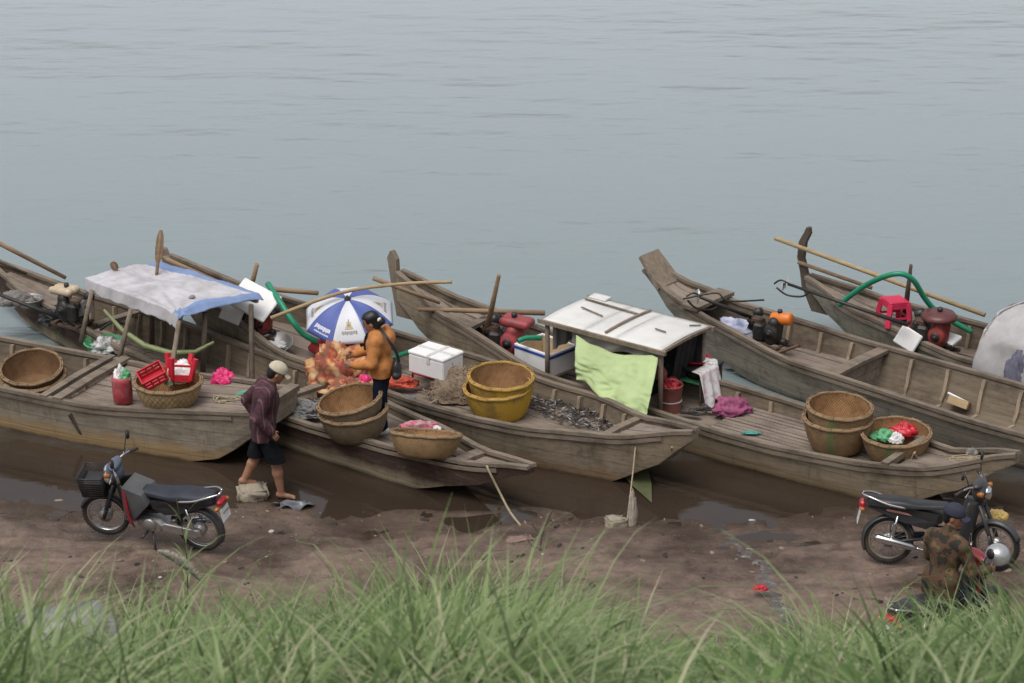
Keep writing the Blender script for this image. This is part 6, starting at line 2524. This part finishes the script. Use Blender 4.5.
def leaf_mat(name, stops, rough=.55, trans=.25):
    m, t, b = nt(name)
    at_ = t.nodes.new('ShaderNodeAttribute')
    at_.attribute_name = 'tone'
    c = ramp(t, at_.outputs['Fac'], stops)
    v = coords(t)
    n = noise_n(t, v, .8, 3)
    c = mixc(t, 1, c, ramp(t, n, [(.3, (.78, .8, .75)), (.7, (1.15, 1.12, 1.1))]), 'MULTIPLY')
    t.links.new(c, b.inputs['Base Color'])
    b.inputs['Roughness'].default_value = rough
    b.inputs['Specular IOR Level'].default_value = .35
    tr = t.nodes.new('ShaderNodeBsdfTranslucent')
    t.links.new(c, tr.inputs[0])
    mx = t.nodes.new('ShaderNodeMixShader')
    mx.inputs[0].default_value = trans
    t.links.new(b.outputs[0], mx.inputs[1])
    t.links.new(tr.outputs[0], mx.inputs[2])
    out = [n_ for n_ in t.nodes if n_.type == 'OUTPUT_MATERIAL'][0]
    t.links.new(mx.outputs[0], out.inputs[0])
    return m


def ribbons(name, base, az, L, W, phi0, phi1, tone, mat, seg=7, parent=None, twist=None):
    """many arching blades: arrays of base (n,3), azimuth, length, width, lean at foot and tip"""
    n = len(base)
    tt = np.linspace(0, 1, seg + 1)
    pts = np.zeros((n, seg + 1, 3))
    pts[:, 0] = base
    dirh = np.stack([np.cos(az), np.sin(az), np.zeros(n)], 1)
    for i in range(seg):
        tm = (tt[i] + tt[i + 1]) / 2
        ph = phi0 + (phi1 - phi0) * tm ** 1.5
        step = (L / seg)[:, None]
        pts[:, i + 1] = pts[:, i] + step * (np.sin(ph)[:, None] * dirh + np.cos(ph)[:, None] * np.array([0, 0, 1.0]))
    ta = az + PI / 2 + (twist if twist is not None else 0)
    side = np.stack([np.cos(ta), np.sin(ta), np.zeros(n)], 1)
    prof = np.minimum(1, .55 + tt * 1.8) * (1 - tt ** 2.6)
    prof[-1] = .02
    wd = W[:, None] * prof[None] / 2
    Lf = pts - side[:, None] * wd[..., None]
    Rt = pts + side[:, None] * wd[..., None]
    V = np.stack([Lf, Rt], 2).reshape(-1, 3)
    m = seg + 1
    i0 = (np.arange(n) * m * 2)[:, None] + (np.arange(seg) * 2)[None]
    F = np.stack([i0, i0 + 1, i0 + 3, i0 + 2], -1).reshape(-1, 4)
    me = bpy.data.meshes.new(name)
    me.vertices.add(len(V))
    me.vertices.foreach_set('co', V.ravel())
    me.loops.add(F.size)
    me.loops.foreach_set('vertex_index', F.ravel().astype(np.int32))
    me.polygons.add(len(F))
    me.polygons.foreach_set('loop_start', np.arange(0, F.size, 4, dtype=np.int32))
    me.polygons.foreach_set('loop_total', np.full(len(F), 4, dtype=np.int32))
    me.update(calc_edges=True)
    me.polygons.foreach_set('use_smooth', np.ones(len(F), dtype=bool))
    a = me.attributes.new('tone', 'FLOAT', 'POINT')
    tn = np.repeat(tone[:, None], m, 1) + (tt[None] - .5) * .16
    a.data.foreach_set('value', np.repeat(np.clip(tn, 0, 1)[..., None], 2, 2).ravel().astype(np.float32))
    me.materials.append(mat)
    o = bpy.data.objects.new(name, me)
    col.objects.link(o)
    if parent is not None:
        o.parent = parent
    return o


GR = leaf_mat('grass_blade', [(0, (.042, .074, .020)), (.30, (.108, .178, .052)), (.55, (.195, .275, .105)), (.80, (.32, .375, .20)), (1, (.42, .39, .27))])
LEAF = leaf_mat('weed_leaf', [(0, (.04, .085, .02)), (.5, (.10, .175, .045)), (1, (.19, .26, .09))], .5, .2)


def build_grass():
    rs = np.random.RandomState(11)
    B, AZ, L, W, P0, P1, T = [], [], [], [], [], [], []
    # tussocks: arching blades that spread from shared roots
    nt_ = 1050
    for _ in range(nt_):
        y = 8.6 + 16.2 * rs.rand() ** 1.05
        x = (rs.rand() - .5) * 2 * (y * .205 + .5)
        k = tall(x, y)
        nb = int(12 + 20 * rs.rand())
        lean = rs.normal(.22, .25)
        lz = rs.normal(0, .6) if rs.rand() < .62 else PI + rs.normal(0, .6)
        wide = rs.uniform(.8, 1.5)
        droop = rs.uniform(.7, 1.15)
        tone0 = rs.normal(.43, .2)
        for _b in range(nb):
            bx, by = x + rs.normal(0, .07), y + rs.normal(0, .07)
            B.append((bx, by, slope_z(bx, by) - .03))
            AZ.append(rs.rand() * 2 * PI if rs.rand() < .35 else lz + rs.normal(0, .55))
            L.append(max(.2, k * min(1.16, rs.normal(.94, .20))))
            W.append(rs.uniform(.009, .022) * wide)
            P0.append(abs(rs.normal(.10, .14)))
            P1.append(rs.uniform(1.1, 2.9) * droop if rs.rand() < .93 else rs.uniform(.4, .8))
            T.append(tone0 + rs.normal(0, .13) + (.35 if rs.rand() < .05 else 0))
    # scattered taller tufts whose long blades hang over
    for _ in range(150):
        y = 9.5 + 13 * rs.rand()
        x = (rs.rand() - .5) * 2 * (y * .2)
        if abs(x / y - .062) < .022:
            continue
        k = tall(x, y) * rs.uniform(1.1, 1.5)
        tone0 = rs.normal(.6, .15)  # paler tone: back light on these blades put into their colour
        lz = rs.normal(.1, .5) if rs.rand() < .6 else PI + rs.normal(0, .5)
        for _b in range(int(rs.uniform(5, 13))):
            bx, by = x + rs.normal(0, .06), y + rs.normal(0, .06)
            B.append((bx, by, slope_z(bx, by) - .03))
            AZ.append(lz + rs.normal(0, .6))
            L.append(k * min(1.25, rs.normal(.95, .18)))
            W.append(rs.uniform(.009, .019))
            P0.append(abs(rs.normal(.12, .12)))
            P1.append(rs.uniform(1.5, 2.9))
            T.append(tone0 + rs.normal(0, .1))
    n = len(B)
    tag(ribbons('tall_grass', np.array(B), np.array(AZ), np.array(L), np.array(W), np.array(P0), np.array(P1), np.clip(np.array(T), 0, 1), GR, twist=rs.normal(0, .5, n)),
        'tall arching green grass covering the near bank', 'grass', kind='stuff')
    # short undergrowth so that no soil shows
    n = 30000
    y = 8.4 + 16.6 * rs.rand(n) ** 1.0
    x = (rs.rand(n) - .5) * 2 * (y * .205 + .5)
    z = np.array([slope_z(a, b) for a, b in zip(x, y)]) - .02
    tag(ribbons('undergrowth', np.stack([x, y, z], 1), rs.rand(n) * 2 * PI, rs.uniform(.15, .55, n), rs.uniform(.006, .020, n), np.abs(rs.normal(.3, .3, n)), rs.uniform(.6, 2.2, n), np.clip(rs.normal(.2, .2, n), 0, 1), GR, seg=4, twist=rs.normal(0, .8, n)),
        'short green undergrowth filling the gaps under the tall grass', 'grass', kind='stuff')
    # thin fringe where the bank runs out on the mud
    n = 3800
    x = (rs.rand(n) - .5) * 12
    y = 25.0 + np.abs(rs.normal(0, .75, n))
    keep = np.array([noise.noise((a * 1.2, b * 1.2, 6)) > -.05 + .14 * (b - 25) for a, b in zip(x, y)])
    x, y = x[keep], y[keep]
    n = len(x)
    z = np.array([slope_z(a, b) for a, b in zip(x, y)]) - .01
    tag(ribbons('sparse_grass', np.stack([x, y, z], 1), rs.rand(n) * 2 * PI, rs.uniform(.15, .6, n), rs.uniform(.006, .012, n), np.abs(rs.normal(.2, .2, n)), rs.uniform(.4, 1.7, n), np.clip(rs.normal(.5, .2, n), 0, 1), GR, seg=5, twist=rs.normal(0, .6, n)),
        'thin grass at the foot of the bank where mud begins', 'grass', kind='stuff')
    # broad leaved creepers low in the grass
    B, AZ, L, W, P0, P1, T = [], [], [], [], [], [], []
    for _ in range(1300):
        y = 8.6 + 12 * rs.rand()
        x = (rs.rand() - .5) * 2 * (y * .205 + .5)
        if noise.noise((x * .8, y * .5, 12)) < -.05:
            continue
        z = slope_z(x, y)
        hh = rs.uniform(.25, .62)
        for _b in range(16):
            q = rs.rand()
            B.append((x + rs.normal(0, .12), y + rs.normal(0, .12), z + hh * q))
            AZ.append(rs.rand() * 2 * PI)
            L.append(rs.uniform(.07, .16))
            W.append(rs.uniform(.028, .06))
            P0.append(rs.uniform(.7, 1.3))
            P1.append(rs.uniform(1.4, 2.2))
            T.append(rs.uniform(.2, .9))
    tag(ribbons('leafy_weeds', np.array(B), np.array(AZ), np.array(L), np.array(W), np.array(P0), np.array(P1), np.array(T), LEAF, seg=4, twist=None),
        'low broad-leaved weeds mixed in the bank grass', 'weeds', kind='stuff')


build_grass()


def plume(label, loc, az, lean, ln):
    root = empty('grass_plume', loc, az, label, 'grass plume', 'pale feathery grass plumes')
    mb = MB()
    pts = [Vector((ln * 1.2 * math.sin(lean) * (i / 10) ** 1.4, 0, ln * 1.2 * math.cos(lean * .7) * i / 10)) for i in range(11)]
    mb.tube(pts, [.005 - .0003 * i for i in range(11)], 5)
    mb.build('stem', plain('plume_stem' + label[:6], (.26, .27, .14), .8, .2), root)
    rs = np.random.RandomState(len(label))
    d = Vector((.85, 0, -.42)).normalized()
    n = 620
    q = rs.rand(n)
    base = np.array([list(pts[-1] + (d * (u * .34) + Vector((0, 0, -.06 * u * u)))) for u in q])
    fat = .07 * np.sin(PI * np.clip(q * .93 + .05, 0, 1)) ** .7 + .012
    o = ribbons('seed_head', base, rs.rand(n) * 2 * PI, fat, np.full(n, .006), rs.uniform(.2, .9, n), rs.uniform(.5, 1.6, n), rs.uniform(.3, 1, n), PLUME, seg=3, parent=root)
    return root


PLUME = leaf_mat('seed_head_fluff', [(0, (.36, .34, .28)), (1, (.58, .56, .50))], .9, .3)
# roots stand on the slope; heads arch over to where the photograph shows them
plume('pale feathery grass plume drooping below the left motorbike', Vector((-2.92, 19.0, slope_z(-2.92, 19.0))), R(-8), .25, 1.28)
plume('pale feathery grass plume low in the grass, near the frame bottom', Vector((-1.50, 14.0, slope_z(-1.50, 14.0))), R(-12), .25, .66)


def stalk(label, x, y, hgt, seed, n=16, spread=.3):
    root = empty('weed_stalk', Vector((x, y, slope_z(x, y) - .02)), 0, label, 'weed')
    rs = np.random.RandomState(seed)
    pts = [Vector((.05 * math.sin(i * .7 + seed), .04 * math.cos(i * .5), hgt * i / 10)) for i in range(11)]
    mb = MB()
    mb.tube(pts, [.008 - .0005 * i for i in range(11)], 6)
    mb.build('stem', GR, root)
    q = rs.uniform(.25, 1, n)
    base = np.array([list(pts[min(10, int(u * 10))]) for u in q])
    ribbons('leaves', base, rs.rand(n) * 2 * PI, rs.uniform(.6, 1.2, n) * spread, rs.uniform(.012, .022, n), rs.uniform(.15, .6, n), rs.uniform(.9, 2.1, n), rs.uniform(.3, .8, n), GR, seg=6, parent=root)
    return root


stalk('tall leafy grass stalk rising in front of the left motorbike', -2.70, 21.5, 2.05, 3, 26, .38)
